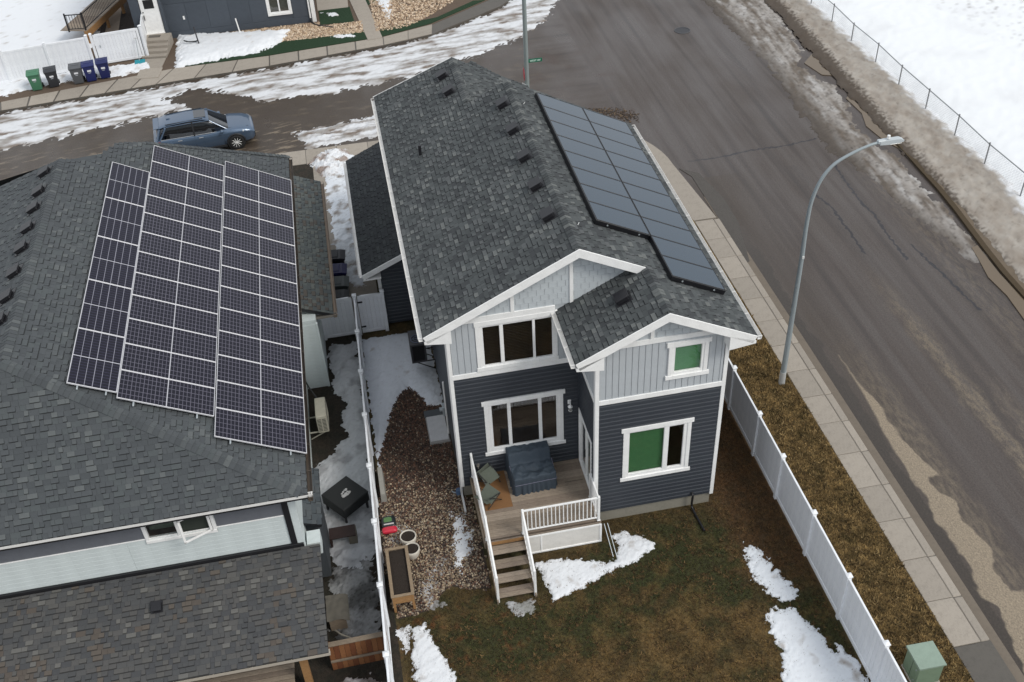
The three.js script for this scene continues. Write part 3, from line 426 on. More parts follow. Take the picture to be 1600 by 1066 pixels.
function makeWindow(house, pos, turn, o, panes, opt = {}) {         // outer trim box o = [x0,x1,y0,y1]; panes [[x0,x1,y0,y1,blind]]
  const [x0, x1, y0, y1] = o, tw = 0.11, z = 0.05; const yb = Math.min(...panes.map(p => p[2])), yt = Math.max(...panes.map(p => p[3])), xl = panes[0][0], xr = panes[panes.length - 1][1];
  const g = [bx(x0 - (opt.ear ?? 0.06), x1 + (opt.ear ?? 0.06), y1 - 0.15, y1, -0.02, z + 0.012), bx(x0 - (opt.ear ?? 0.06), x1 + (opt.ear ?? 0.06), y0, y0 + 0.13, -0.02, z + 0.012), bx(x0, x0 + tw, y0 + 0.13, y1 - 0.15, -0.02, z), bx(x1 - tw, x1, y0 + 0.13, y1 - 0.15, -0.02, z)];
  const tr = part('window', g, opt.m || M.white, house, pos, [0, turn, 0]);
  const f = []; const iy0 = y0 + 0.13, iy1 = y1 - 0.15, ix0 = x0 + tw, ix1 = x1 - tw;
  const edges = [ix0, ...panes.flatMap(p => [p[0], p[1]]), ix1];
  for (let i = 0; i < edges.length; i += 2) f.push(bx(edges[i], edges[i + 1], iy0, iy1, -0.04, 0.03, 0.005));
  for (const p of panes) { f.push(bx(p[0], p[1], iy0, p[2], -0.04, 0.028, 0.005), bx(p[0], p[1], p[3], iy1, -0.04, 0.028, 0.005)); }
  part('frame', f, opt.m || M.white, tr);
  for (const p of panes) {
    part('pane', cb(p[1] - p[0] + 0.02, p[3] - p[2] + 0.02, 0.006, 0.001), M.glass, tr, [(p[0] + p[1]) / 2, (p[2] + p[3]) / 2, 0.0]);
    if (p[4]) part('blind', cb(p[1] - p[0] + 0.06, p[3] - p[2] + 0.06, 0.008, 0.002), p[4], tr, [(p[0] + p[1]) / 2, (p[2] + p[3]) / 2, -0.07]);
    if (p[5]) { const n = Math.floor((p[3] - p[2]) / 0.055); for (let i = 0; i < n; i++) part('blind_slat', cb(p[1] - p[0] + 0.05, 0.045, 0.004, 0.001), p[5], tr, [(p[0] + p[1]) / 2, p[2] + 0.03 + i * 0.055, -0.075], [0.7, 0, 0]); }
  }
  const [rx0, rx1, ry0, ry1, D] = opt.room || [ix0 - 0.3, ix1 + 0.3, iy0 - 0.6, iy1 + 0.15, 2.4], zf = -0.145;     // the room behind: walls, ceiling, floor
  const rc = [bx(rx0, rx1, ry0, ry1, -D - 0.04, -D), bx(rx1, rx1 + 0.04, ry0, ry1, -D, zf), bx(rx0, rx1, ry1, ry1 + 0.04, -D, zf)]; rc.push(bx(rx0 - 0.04, rx0, ry0, ry1, -D, opt.leftTo ?? zf));
  part('room', rc, M.room, tr); part('room_floor', bx(rx0, rx1, ry0 - 0.04, ry0, -D, zf), M.roomFloor, tr);
  return tr;
}
const hole = o => [o[0] + 0.03, o[1] - 0.03, o[2] + 0.03, o[3] - 0.03];
const gutterRun = (house, a, b, m = M.gutter) => { const L = Math.hypot(b[0] - a[0], b[2] - a[2]); const n = Math.max(1, Math.round(L / 3)); const g = part('gutter', (() => { const s = new THREE.Shape([[0, 0], [0.1, 0], [0.12, 0.1], [0.11, 0.1], [0.092, 0.012], [0.008, 0.012], [0.008, 0.1], [0, 0.1]].map(p => new THREE.Vector2(...p))); return uvm(clean(new THREE.ExtrudeGeometry(s, { depth: L, bevelEnabled: false }))); })(), m, house, a, [0, Math.atan2(b[0] - a[0], b[2] - a[2]), 0]);
  for (let i = 0; i <= n * 3; i++) part('gutter_clip', cb(0.13, 0.012, 0.02, 0.003), m, g, [0.06, 0.1, clamp(i * L / (n * 3), 0.02, L - 0.02)]); return g; };

// ---------- our house ----------
const s0 = 0.498, phi = Math.atan(s0), cph = Math.cos(phi), sph = Math.sin(phi);
const house = thing('corner_house', 'two-storey dark blue and pale grey house with white trim and dark panels on its roof', 'house');
const EY = 6.586, EL = -0.639, ER = 7.735, RX = 3.55, RYY = EY + s0 * (RX - EL), BXR = 5.35, HW = 7.13, XB = 3.61, ZB = 1.9;
const DS = [M.darkSiding, mat([0.038, 0.045, 0.056], { roughness: 0.5, map: rep(grainTex, 1.5) }), mat([0.034, 0.040, 0.051], { roughness: 0.5, map: rep(grainTex, 1.5) })];
const greenBlind = mat(S(66, 126, 74), { roughness: 0.85, map: softTex }), darkBlind = mat(S(62, 57, 50), { roughness: 0.8 }), greenLow = mat(S(56, 106, 63), { roughness: 0.85, map: softTex });
{
  const store = [];
  const L = (RX - EL) / cph, Lb = (ER - BXR) / cph, Ls = (2.24 - EL) / cph, LR = (ER - RX) / cph;
  const left = roofPlane(house, 'roof', V3(EL, EY, 0), V3(0, 0, 1), V3(cph, sph, 0), [[0.3, 0], [0.3, L], [-9.6, L], [-9.6, Ls], [-13.25, Ls], [-13.9, 0]], roofA, store);
  const right = roofPlane(house, 'roof', V3(ER, EY, 0), V3(0, 0, -1), V3(-cph, sph, 0), [[-2.28, 0], [9.4, 0], [9.6, LR], [-0.3, LR], [-0.3, Lb], [-2.28, Lb]], roofA, store);
  const bump = roofPlane(house, 'roof', V3(2.961, EY, 0), V3(0, 0, 1), V3(cph, sph, 0), [[2.28, 0], [2.28, (BXR - 2.961) / cph], [-0.05, (BXR - 2.961) / cph], [-0.05, 0]], roofA, store);
  const small = roofPlane(house, 'roof', V3(4.9, EY + s0 * (2.24 - EL) - s0 * (4.9 - 2.24), 0), V3(0, 0, -1), V3(-cph, sph, 0), [[9.3, 0], [13.0, 0], [13.25, (4.9 - 2.24) / cph], [9.3, (4.9 - 2.24) / cph]], roofA, store);
  const pf = roofPlane(house, 'roof', V3(4.5, 6.52, 0), V3(0, 0, -1), V3(-cph, sph, 0), [[12.2, 0], [13.75, 0], [14.55, 1.4 / cph], [12.2, 1.4 / cph]], roofA, store);
  const pf2 = roofPlane(house, 'roof', V3(1.7, 6.52, 0), V3(0, 0, 1), V3(cph, sph, 0), [[-12.6, 0], [-12.6, 1.4 / cph], [-14.55, 1.4 / cph], [-14.4, 0]], roofA, store);
  finishShingles(store);
  const dl = V3(-cph, -sph, 0), dr = V3(cph, -sph, 0);
  ridgeCaps(left, V3(RX, RYY, -9.6), V3(RX, RYY, 0.3), dl, dr, roofA); ridgeCaps(bump, V3(BXR, EY + s0 * (BXR - 2.961), 0.25), V3(BXR, EY + s0 * (BXR - 2.961), 2.28), dl, dr, roofA);
  ridgeCaps(left, V3(2.24, EY + s0 * (2.24 - EL), -13.25), V3(2.24, EY + s0 * (2.24 - EL), -9.7), dl, dr, roofA); ridgeCaps(pf, V3(3.1, 6.52 + s0 * 1.4, -14.5), V3(3.1, 6.52 + s0 * 1.4, -12.8), dl, dr, roofA);
  for (const [x, z] of [[1.79, -12.3], [1.83, -11.0], [3.2, -8.25], [3.2, -6.52], [3.2, -4.82], [3.2, -3.18], [3.2, -1.6]]) roofVent(left, z, (x - EL) / cph, 0.9);
  part('pipe_vent', cyl(0.05, 0.05, 0.36, 14).rotateX(Math.PI / 2).rotateY(0).rotateX(-phi), M.vent, left, [-8.28, (0.49 - EL) / cph, 0.16]);
  roofVent(bump, 0.98, (4.55 - 2.961) / cph, 0.9);
  part('flashing_strip', cb(0.012, 0.2, 0.01, 0.002), M.white, right, [1.0, LR - 0.32, 0.025], [0, 0, 1.1]);
  part('flashing_strip', cb(0.012, 0.2, 0.01, 0.002), M.white, right, [8.1, LR - 0.3, 0.025], [0, 0, 1.1]);
  // rake boards: white, along the gable edges
  const rake = (x0, y0, x1, y1, z) => { const L2 = Math.hypot(x1 - x0, y1 - y0), a = Math.atan2(y1 - y0, x1 - x0); return part('rake_board', cb(L2, 0.24, 0.03, 0.006), M.white, house, [(x0 + x1) / 2 + Math.sin(a) * 0.115, (y0 + y1) / 2 - Math.cos(a) * 0.115, z], [0, 0, a]); };
  rake(EL, EY, RX, RYY, 0.318); rake(RX, RYY, BXR + 0.02, EY + s0 * (ER - BXR - 0.02), 0.319); rake(2.961, EY, BXR, EY + s0 * (BXR - 2.961), 2.298); rake(BXR, EY + s0 * (BXR - 2.961), ER, EY, 2.299);
  part('rake_board', bar([EL, EY - 0.1, -13.93], [2.24, EY + s0 * (2.24 - EL) - 0.1, -13.28], 0.03, 0.22), M.white, house);
  // boxed eave ends
  part('eave_return', prism([[EL + 0.02, EY - 0.14], [EL + 0.02, EY - 0.22], [0.1, EY - 0.32], [0.1, EY + 0.12]], -0.3, 0.333), M.white, house);
  part('eave_return', prism([[2.98, EY - 0.14], [2.98, EY - 0.22], [3.7, EY - 0.32], [3.7, EY + 0.12]], 1.5, 2.313), M.white, house);
  part('eave_return', prism([[ER - 0.02, EY - 0.14], [ER - 0.02, EY - 0.22], [7.0, EY - 0.32], [7.0, EY + 0.12]], 1.5, 2.314), M.white, house);
  // soffits
  part('soffit', bx(EL + 0.02, 0.0, EY - 0.22, EY - 0.2, -13.7, -0.3), M.white, house); part('soffit', bx(HW, ER - 0.02, EY - 0.22, EY - 0.2, -9.3, 1.5), M.white, house); part('soffit', bx(2.98, XB, EY - 0.22, EY - 0.2, 0.02, 1.5), M.white, house);
  gutterRun(house, [EL - 0.01, EY - 0.12, -13.85], [EL - 0.01, EY - 0.12, 0.3]).scale.x = -1; gutterRun(house, [ER + 0.01, EY - 0.12, -9.4], [ER + 0.01, EY - 0.12, 2.3]); gutterRun(house, [2.95, EY - 0.12, 0.03], [2.95, EY - 0.12, 2.28]).scale.x = -1;

  // walls (rear, facing the yard)
  const oU = [0.76, 3.0, 4.9, 6.62], oL = [0.83, 3.13, 1.6, 3.74], oB = [4.38, 6.32, 1.62, 3.69], oBU = [5.52, 6.6, 5.24, 6.5], oD = [0.1, 1.58, 0.86, 3.0];
  const gy = 6.62, topL = x => EY + s0 * (x - EL) - 0.16, topR = x => EY + s0 * (ER - x) - 0.16;
  const wr = wallSheet(house, 'rear_wall', [[0, 0.47], [XB, 0.47], [XB, topL(RX) - 0.05], [RX, topL(RX)], [0, topL(0)]], [hole(oU), hole(oL)], M.lightSiding, [0, 0, 0], 0);
  lapBoards(wr, 0.06, XB - 0.002, 0.47, 4.72, [hole(oL)], DS); boardBatten(wr, 0.07, XB - 0.03, 4.88, () => gy, [hole(oU)], M.lightSiding);
  gableShakes(wr, gy + 0.17, 0.1, RX, x => topL(x) - 0.1, M.shake);
  const wg = wallSheet(house, 'rear_wall', [[RX, 6.3], [BXR + 0.3, 6.6], [BXR + 0.3, topR(BXR + 0.3)], [RX, topR(RX)]], [], M.lightSiding, [0, 0, 0.001], 0);
  gableShakes(wg, gy + 0.17, RX, BXR + 0.2, x => topR(x) - 0.1, M.shake);
  const bw = wallSheet(house, 'rear_wall', [[XB, 0.47], [HW, 0.47], [HW, topR(HW)], [BXR, topR(BXR)], [XB, EY + s0 * (XB - 2.961) - 0.16]], [hole(oB), hole(oBU)], M.lightSiding, [0, 0, ZB], 0);
  lapBoards(bw, XB + 0.07, HW - 0.07, 0.47, 4.72, [hole(oB)], DS); boardBatten(bw, XB + 0.08, HW - 0.07, 4.86, () => gy - 0.04, [hole(oBU)], M.lightSiding);
  gableShakes(bw, gy + 0.12, XB + 0.1, HW - 0.1, x => Math.min(EY + s0 * (x - 2.961), EY + s0 * (ER - x)) - 0.27, M.shake);
  // side walls
  const wl = wallSheet(house, 'left_wall', [[-13.3, 0.47], [0, 0.47], [0, 6.42], [-13.3, 6.42]], [], DS[0], [0, 0, 0], FACE.left); lapBoards(wl, -8.8, -0.06, 0.47, 6.36, [], DS, 0.15);
  const wR = wallSheet(house, 'right_wall', [[-ZB, 0.47], [9.2, 0.47], [9.2, 6.42], [-ZB, 6.42]], [], DS[0], [HW, 0, 0], FACE.right); lapBoards(wR, -ZB + 0.06, 9.15, 0.47, 6.36, [], DS, 0.15);
  const wb = wallSheet(house, 'bump_wall', [[0.001, 0.47], [ZB - 0.002, 0.47], [ZB - 0.002, 6.42], [0.001, 6.42]], [hole(oD)], M.lightSiding, [XB, 0, 0], FACE.left); lapBoards(wb, 0.03, ZB - 0.1, 0.47, 4.72, [hole(oD)], DS); boardBatten(wb, 0.03, ZB - 0.1, 4.86, () => 6.38, [], M.lightSiding);
  part('front_wall', [bx(0.15, 4.3, 0.47, 6.4, -13.3, -13.15), prism([[0.15, 6.4], [4.3, 6.4], [2.24, 7.85]], -13.25, -13.1), bx(0.15, HW - 0.15, 0.47, 6.4, -9.25, -9.1), prism([[0.15, 6.4], [HW - 0.15, 6.4], [RX, 8.45]], -9.3, -9.2)], DS[0], house);
  part('foundation', [bx(0.03, XB - 0.05, -0.1, 0.48, -0.35, -0.03), bx(XB + 0.03, HW - 0.03, -0.1, 0.48, 1.6, ZB - 0.03), bx(0.02, 0.3, -0.1, 0.475, -13.2, -0.35), bx(HW - 0.3, HW - 0.02, -0.1, 0.475, -9.2, 1.6), bx(XB + 0.03, XB + 0.3, -0.1, 0.474, -0.1, 1.6)], M.foundation, house);
  // white trim bands and corner boards
  part('trim_band', bx(0.002, XB - 0.05, 4.72, 4.885, 0.0, 0.045), M.white, house); part('trim_band', bx(0.06, 2.95, gy, gy + 0.17, 0.0, 0.05), M.white, house);
  part('trim_band', bx(XB + 0.06, HW - 0.06, 4.71, 4.87, ZB, ZB + 0.05), M.white, house); part('trim_band', bx(XB + 0.02, HW - 0.02, gy - 0.04, gy + 0.12, ZB, ZB + 0.055), M.white, house);
  part('trim_band', bx(XB - 0.045, XB, 4.71, 4.87, 0.05, ZB - 0.06), M.white, house);
  for (const [x, z, t0, t1, y1] of [[1.8, 0.0, 0, 0.05, topL(1.76) - 0.05], [3.4, 0.0, 0, 0.05, topL(3.3) - 0.05]]) part('gable_post', bx(x - 0.05, x + 0.05, gy + 0.17, y1, z + 0.002, z + 0.052), M.white, house);
  part('gable_post', bx(5.0, 5.1, gy + 0.12, EY + s0 * (5.0 - 2.961) - 0.2, ZB + 0.002, ZB + 0.057), M.white, house);
  part('corner_board', [bx(-0.045, 0.06, 0.46, 6.4, 0.0, 0.04), bx(-0.047, 0, 0.46, 6.4, -0.07, 0.0)], M.white, house);
  part('corner_board', [bx(XB - 0.045, XB + 0.07, 0.46, 6.62, ZB, ZB + 0.045), bx(XB - 0.047, XB, 0.46, 6.4, ZB - 0.09, ZB)], M.white, house);
  part('corner_board', [bx(HW - 0.065, HW + 0.045, 0.42, 6.4, ZB, ZB + 0.044), bx(HW, HW + 0.046, 0.42, 6.4, ZB - 0.08, ZB)], M.white, house);
  // windows
  makeWindow(house, [0, 0, 0], 0, oU, [[0.97, 1.42, 5.06, 6.4, null, darkBlind], [1.52, 2.32, 5.06, 6.4, null, darkBlind], [2.39, 2.86, 5.06, 6.4, null, darkBlind]], { ear: 0.02, room: [0.25, 3.4, 4.0, 6.5, 3.6] });
  makeWindow(house, [0, 0, 0], 0, oL, [[1.05, 1.5, 1.86, 3.54], [1.6, 2.4, 1.86, 3.54], [2.5, 2.93, 1.86, 3.54, null, darkBlind]], { room: [0.25, 3.4, 0.9, 3.66, 4.2] });
  makeWindow(house, [0, 0, ZB], 0, oB, [[4.56, 5.55, 1.86, 3.48, greenLow], [5.69, 6.11, 1.86, 3.48]], { room: [3.76, 6.9, 0.9, 3.66, 4.6], leftTo: -1.95 });
  makeWindow(house, [0, 0, ZB], 0, oBU, [[5.7, 6.42, 5.46, 6.3, greenBlind]], { room: [3.8, 6.9, 4.0, 6.4, 3.4] });
  // patio door
  const d = part('patio_door', [bx(0.1, 0.2, 0.86, 3.0, -0.02, 0.05), bx(1.48, 1.58, 0.86, 3.0, -0.02, 0.05), bx(0.2, 1.48, 2.88, 3.0, -0.02, 0.05), bx(0.2, 1.48, 0.86, 0.95, -0.02, 0.05)], M.white, house, [XB, 0, 0], [0, FACE.left, 0]);
  part('frame', [bx(0.2, 0.27, 0.95, 2.88, -0.04, 0.03), bx(0.8, 0.88, 0.95, 2.88, -0.05, 0.02), bx(1.41, 1.48, 0.95, 2.88, -0.04, 0.03)], M.white, d);
  part('pane', bx(0.27, 0.8, 0.95, 2.88, -0.012, -0.006), M.glass, d); part('pane', bx(0.88, 1.41, 0.95, 2.88, -0.022, -0.016), M.glass, d);
  part('curtain', bx(0.9, 1.4, 0.97, 2.86, -0.09, -0.08), mat(S(120, 140, 122), { roughness: 0.9 }), d); part('handle', bx(0.82, 0.85, 1.7, 2.0, 0.02, 0.05), M.black, d);
  // lamp, outlets, pipes
  const wlamp = part('wall_lamp', [bx(3.26, 3.36, 3.14, 3.3, 0.02, 0.05, 0.02), cyl(0.012, 0.012, 0.12).rotateX(Math.PI / 2).translate(3.31, 3.24, 0.1), cyl(0.02, 0.075, 0.07, 12).translate(3.31, 3.17, 0.15), cyl(0.06, 0.05, 0.02, 12).translate(3.31, 2.98, 0.15)], M.white, house);
  part('lamp_glass', cyl(0.058, 0.05, 0.14, 12).translate(3.31, 3.065, 0.15), mat([0.55, 0.56, 0.55], { roughness: 0.2, phys: true, transmission: 0.5 }), wlamp);
  part('hose_tap', [cyl(0.05, 0.05, 0.05, 10).rotateX(Math.PI / 2).translate(0.52, 1.28, 0.05), cyl(0.02, 0.02, 0.1, 8).translate(0.52, 1.22, 0.08)], mat([0.35, 0.33, 0.3], { metalness: 0.6, roughness: 0.4 }), house);
  part('drain_pipe', tube([[6.52, 0.62, ZB + 0.04], [6.52, 0.58, ZB + 0.12], [6.52, 0.12, ZB + 0.13], [6.54, 0.05, ZB + 0.3], [6.6, 0.04, ZB + 1.05]], 0.035), M.black, house);
  part('downspout', [bx(-0.075, -0.008, 0.1, 6.3, -0.07, 0.02), bx(-0.07, -0.01, 0.05, 0.13, 0.02, 0.7)], mat([0.6, 0.6, 0.6], { roughness: 0.4 }), house);
  part('service_pipe', cyl(0.03, 0.03, 2.2, 10).translate(-0.06, 1.3, -2.6), M.white, house); part('meter_box', [bx(-0.16, -0.03, 0.85, 1.25, -2.95, -2.7, 0.02), cyl(0.07, 0.07, 0.1, 16).rotateZ(Math.PI / 2).translate(-0.2, 1.08, -2.82)], M.steel, house);
}
{ // attached garage, left of the house
  const sg = 0.455, pg = Math.atan(sg), cg = Math.cos(pg), sn = Math.sin(pg), store = [];
  const gr = roofPlane(house, 'garage_roof', V3(-2.04, 2.6, 0), V3(0, 0, 1), V3(cg, sn, 0), [[-8.55, 0], [-8.55, 2.04 / cg], [-16.7, 2.04 / cg], [-16.7, 0]], palette([S(48, 51, 54), S(53, 56, 59), S(57, 61, 63), S(63, 67, 68)]), store); finishShingles(store, 0);
  gutterRun(house, [-2.05, 2.5, -16.7], [-2.05, 2.5, -8.55]).scale.x = -1;
  const w = wallSheet(house, 'garage_wall', [[-1.5, 0.1], [0, 0.1], [0, 3.35], [-1.5, 2.68]], [], DS[0], [0, 0, -8.9], 0); lapBoards(w, -1.5, -0.05, 0.1, 2.65, [], DS);
  for (let i = 0; i < 5; i++) part('siding_board', cb(1.4 - i * 0.3, 0.14, 0.012), DS[0], w, [-0.05 - (1.4 - i * 0.3) / 2, 2.72 + i * 0.145, 0.006]);
  const w2 = wallSheet(house, 'garage_wall', [[-16.3, 0.05], [-8.9, 0.05], [-8.9, 2.6], [-16.3, 2.6]], [], DS[1], [-1.5, 0, 0], FACE.left); lapBoards(w2, -16.2, -8.95, 0.1, 2.55, [], DS);
  part('garage_front', bx(-1.5, 2.5, 0.05, 2.7, -16.4, -16.25), DS[0], house); part('rake_board', bar([-2.04, 2.5, -8.53], [0, 2.5 + 2.04 * sg, -8.53], 0.03, 0.2), M.white, house); part('soffit', prism([[-2.02, 2.42], [-1.5, 2.66], [0, 3.34], [0, 3.3], [-1.5, 2.62], [-2.0, 2.38]], -8.9, -8.56), M.white, house); part('eave_return', bx(-2.03, -1.4, 2.38, 2.43, -8.9, -8.5), M.white, house);
  part('corner_board', [bx(-1.54, -1.42, 0.05, 2.6, -8.89, -8.86)], M.white, house);
}
console.log('house');

// ---------- the neighbouring house ----------
const sN = 0.525, pN = Math.atan(sN), cN = Math.cos(pN), snN = Math.sin(pN);
const NEx = -4.02, NEy = 5.13, NRx = -10.4, NRy = NEy + sN * (NEx - NRx), NZ = 3.73, NZr = 1.15;
const nb = thing('neighbour_house', 'wide grey-shingled house with three rows of white-framed solar panels on its roof', 'house');
const NW = mat([0.62, 0.68, 0.68], { roughness: 0.55, map: softTex }), NG = mat(S(106, 109, 116), { roughness: 0.6, map: softTex });
{
  const store = [], vx = x => (NEx - x) / cN;                 // distance up the right slope for a given x
  const right = roofPlane(nb, 'roof', V3(NEx, NEy, 0), V3(0, 0, -1), V3(-cN, snN, 0), [[-NZ, 0], [13.1, 0], [11.0, vx(-8.4)], [10.5, vx(-9.05)], [9.0, vx(-9.6)], [8.5, vx(NRx)], [-NZr, vx(NRx)]], roofB, store);
  const WL = 6.4, left = roofPlane(nb, 'roof', V3(NRx - WL, NRy - sN * WL, 0), V3(0, 0, 1), V3(cN, snN, 0), [[NZ, 0], [NZr, WL / cN], [-8.5, WL / cN], [-11.4, 0]], roofB, store);
  const mR = (NRy - NEy) / (NZ - NZr), pR = Math.atan(mR), cR = Math.cos(pR), sR = Math.sin(pR), vR = (NZ - NZr) / cR;
  const rear = roofPlane(nb, 'roof', V3(0, NEy, NZ), V3(1, 0, 0), V3(0, sR, -cR), [[NRx - WL, 0], [NEx, 0], [NRx, vR]], roofB, store);
  const low = 0.3, pl = Math.atan(low), cl = Math.cos(pl), sl = Math.sin(pl);
  const lower = roofPlane(nb, 'lower_roof', V3(0, 2.06, 6.08), V3(1, 0, 0), V3(0, sl, -cl), [[-18, 0], [-4.12, 0], [-4.06, 2.72 / cl], [-18, 2.72 / cl]], roofC, store, 0.12, M.black);
  finishShingles(store);
  const st2 = [], sg = 0.42, pg = Math.atan(sg);
  const side = roofPlane(nb, 'side_roof', V3(-3.14, 2.8, 0), V3(0, 0, -1), V3(-Math.cos(pg), Math.sin(pg), 0), [[6.35, 0], [15.0, 0], [15.0, 1.3], [6.35, 1.3]], palette([S(82, 88, 88), S(74, 80, 82), S(90, 94, 92), S(80, 76, 72)]), st2, 0.12, M.black);
  const nook = roofPlane(nb, 'bay_roof', V3(-3.98, 2.72, 0), V3(0, 0, -1), V3(-Math.cos(pg), Math.sin(pg), 0), [[-2.6, 0], [-0.55, 0], [-0.55, 0.54], [-2.6, 0.54]], palette([S(72, 78, 82), S(80, 85, 88), S(66, 72, 77)]), st2, 0.1, M.black);
  finishShingles(st2, 0);
  const dl = V3(-cN, -snN, 0), dr = V3(cN, -snN, 0);
  ridgeCaps(right, V3(NRx, NRy, -8.5), V3(NRx, NRy, NZr), dl, dr, roofB, 0.16);
  { const A = V3(NRx, NRy, NZr), B = V3(NEx - 0.1, NEy + 0.05, NZ - 0.04), d = B.clone().sub(A).normalize(), nr = V3(snN, cN, 0), nf = V3(0, cR, sR); const c1 = new THREE.Vector3().crossVectors(nf, d).normalize(), c2 = new THREE.Vector3().crossVectors(d, nr).normalize(); if (c1.x > 0) c1.negate(); if (c2.x < 0) c2.negate(); ridgeCaps(right, A, B, c1, c2, roofB, 0.15); }
  ridgeCaps(right, V3(-3.98, NEy, -13.0), V3(-8.4, NEy + sN * (NEx + 8.4), -11.0), V3(-0.3, -0.3, -0.9).normalize(), V3(0.3, -0.1, 0.8).normalize(), roofB, 0.12);
  for (const z of [-8.17, -7.05, -6.1, -5.05, -4.05, -2.9, -1.8, -0.8]) { const m = roofVent(left, z, (WL - 0.42) / cN, 0.95); m.scale.z = 0.6; }
  roofVent(lower, -8.15, (6.08 - 4.25) / cl, 0.62);
  part('rear_fascia', bx(NRx - WL, NEx, NEy - 0.15, NEy - 0.01, NZ - 0.02, NZ + 0.012), M.black, nb); part('side_fascia', bx(NEx - 0.02, NEx + 0.012, NEy - 0.22, NEy - 0.01, -13, NZ - 0.02), M.black, nb);
  gutterRun(nb, [NEx + 0.13, NEy - 0.09, NZ + 0.015], [NRx - WL, NEy - 0.09, NZ + 0.015]).scale.set(-0.8, 0.8, 1); gutterRun(nb, [NEx + 0.015, NEy - 0.13, -13], [NEx + 0.015, NEy - 0.13, NZ + 0.12], mat(S(74, 64, 54), { roughness: 0.6 }));
  gutterRun(nb, [-4.08, 1.93, 6.09], [-18, 1.93, 6.09], mat(S(176, 168, 156), { roughness: 0.4 })).scale.x = -1; gutterRun(nb, [-3.13, 2.68, -15], [-3.13, 2.68, -6.3], mat(S(120, 104, 88), { roughness: 0.5 })); gutterRun(nb, [-3.02, 2.68, -6.34], [-4.4, 2.68, -6.34], mat(S(132, 126, 118), { roughness: 0.5 })).scale.x = -1;
  // rear wall: grey panel above a pale band, window hinged open
  const z = 3.28, wo = [-8.12, -6.4, 3.95, 4.95];
  const w = wallSheet(nb, 'rear_wall', [[-16.4, 0], [-4.5, 0], [-4.5, 5.0], [-16.4, 5.0]], [hole(wo)], NW, [0, 0, z], 0);
  part('grey_panel', bx(-16.4, wo[0] - 0.01, 4.09, 5.0, 0.0, 0.012), NG, w); part('grey_panel', bx(wo[1] + 0.01, -4.75, 4.09, 5.0, 0.0, 0.012), NG, w);
  for (let i = 0; i < 7; i++) for (const [a, b] of [[-16.4, -12.5], [-12.5, -8.6], [-8.6, -4.75]]) part('siding_board', cb(b - a - 0.006, 0.148, 0.014, 0.004), NW, w, [(a + b) / 2, 3.0 + 0.074 + i * 0.15, 0.007]);
  part('ledge', bx(-16.4, -4.75, 4.055, 4.09, 0, 0.03), M.white, w); part('flashing', bx(-16.4, -4.45, 2.86, 2.99, 0.005, 0.07), M.black, w); part('corner_post', bx(-4.75, -4.6, 2.9, 5.0, 0.0, 0.05), M.black, w); part('corner_panel', bx(-4.6, -4.42, 2.5, 5.0, -0.1, 0.03), NW, w);
  const win = part('window', [bx(wo[0], wo[0] + 0.09, wo[2], wo[3], -0.05, 0.05), bx(wo[1] - 0.09, wo[1], wo[2], wo[3], -0.05, 0.05), bx(-7.34, -7.22, wo[2], wo[3], -0.05, 0.05), bx(wo[0], wo[1], wo[2] - 0.02, wo[2] + 0.08, -0.05, 0.06), bx(wo[0], wo[1], wo[3] - 0.08, wo[3], -0.05, 0.05)], M.white, nb, [0, 0, z]);
  part('pane', bx(-8.03, -7.34, 4.03, 4.87, -0.02, -0.014), M.glass, win); part('screen', bx(-7.22, -6.49, 4.03, 4.87, -0.03, -0.027), mat(S(48, 54, 48), { roughness: 1 }), win);
  part('blind', bx(-8.05, -7.34, 4.03, 4.87, -0.3, -0.29), mat(S(70, 84, 72), { roughness: 0.9 }), win);
  const sash = part('open_sash', [bx(0, 0.74, 0, 0.06, -0.02, 0.02), bx(0, 0.74, 0.78, 0.84, -0.02, 0.02), bx(0, 0.06, 0, 0.84, -0.02, 0.02), bx(0.68, 0.74, 0, 0.84, -0.02, 0.02)], M.white, win, [-6.5, 4.03, 0.05], [0, Math.PI + 0.42, 0]);
  part('room', [bx(-9, -5.6, 3.3, 4.96, -2.6, -2.56), bx(-9.04, -9, 3.3, 4.96, -2.56, -0.15), bx(-5.6, -5.56, 3.3, 4.96, -2.56, -0.15), bx(-9, -5.6, 4.96, 5.0, -2.56, -0.15)], M.room, win); part('room_floor', bx(-9, -5.6, 3.26, 3.3, -2.56, -0.15), M.roomFloor, win);
  const rw = wallSheet(nb, 'right_wall', [[-3.28, 0], [12.6, 0], [12.6, 5.0], [-3.28, 5.0]], [], NW, [-4.46, 0, 0], FACE.right); for (let y = 0.2; y < 4.9; y += 0.15) part('siding_board', cb(9.4, 0.146, 0.014, 0.004), NW, rw, [1.42, y + 0.075, 0.007]);
  part('side_wall', [bx(-4.44, -3.72, 0, 2.9, -15, -6.05)], NW, nb); part('corner_board', bx(-3.76, -3.69, 0, 2.75, -6.12, -6.02), NW, nb);
  for (let i = 0; i < 18; i++) part('siding_board', bx(-4.4, -3.76, 0.02 + i * 0.15, 0.166 + i * 0.15, -6.049, -6.036), NW, nb);
  part('front_wall', bx(-16.4, -4.6, 0, 4.9, -12.6, -12.4), NW, nb); part('left_wall', bx(-16.5, -16.4, 0, 4.8, -12.4, 3.2), NW, nb); part('far_roof', clean(new THREE.BufferGeometry().setFromPoints([V3(-3.9, NEy - 0.08, -13.05), V3(-16.8, NEy - 0.08, -13.1), V3(-10.4, NRy - 0.12, -8.6), V3(-3.9, NEy - 0.08, -13.05), V3(-10.4, NRy - 0.12, -8.6), V3(-8.4, NEy + sN * 4.38 - 0.12, -11.0)])).setAttribute('uv', new THREE.Float32BufferAttribute(new Float32Array(12), 2)), roofB.plain[0], nb); nb.children[nb.children.length - 1].geometry.computeVertexNormals();
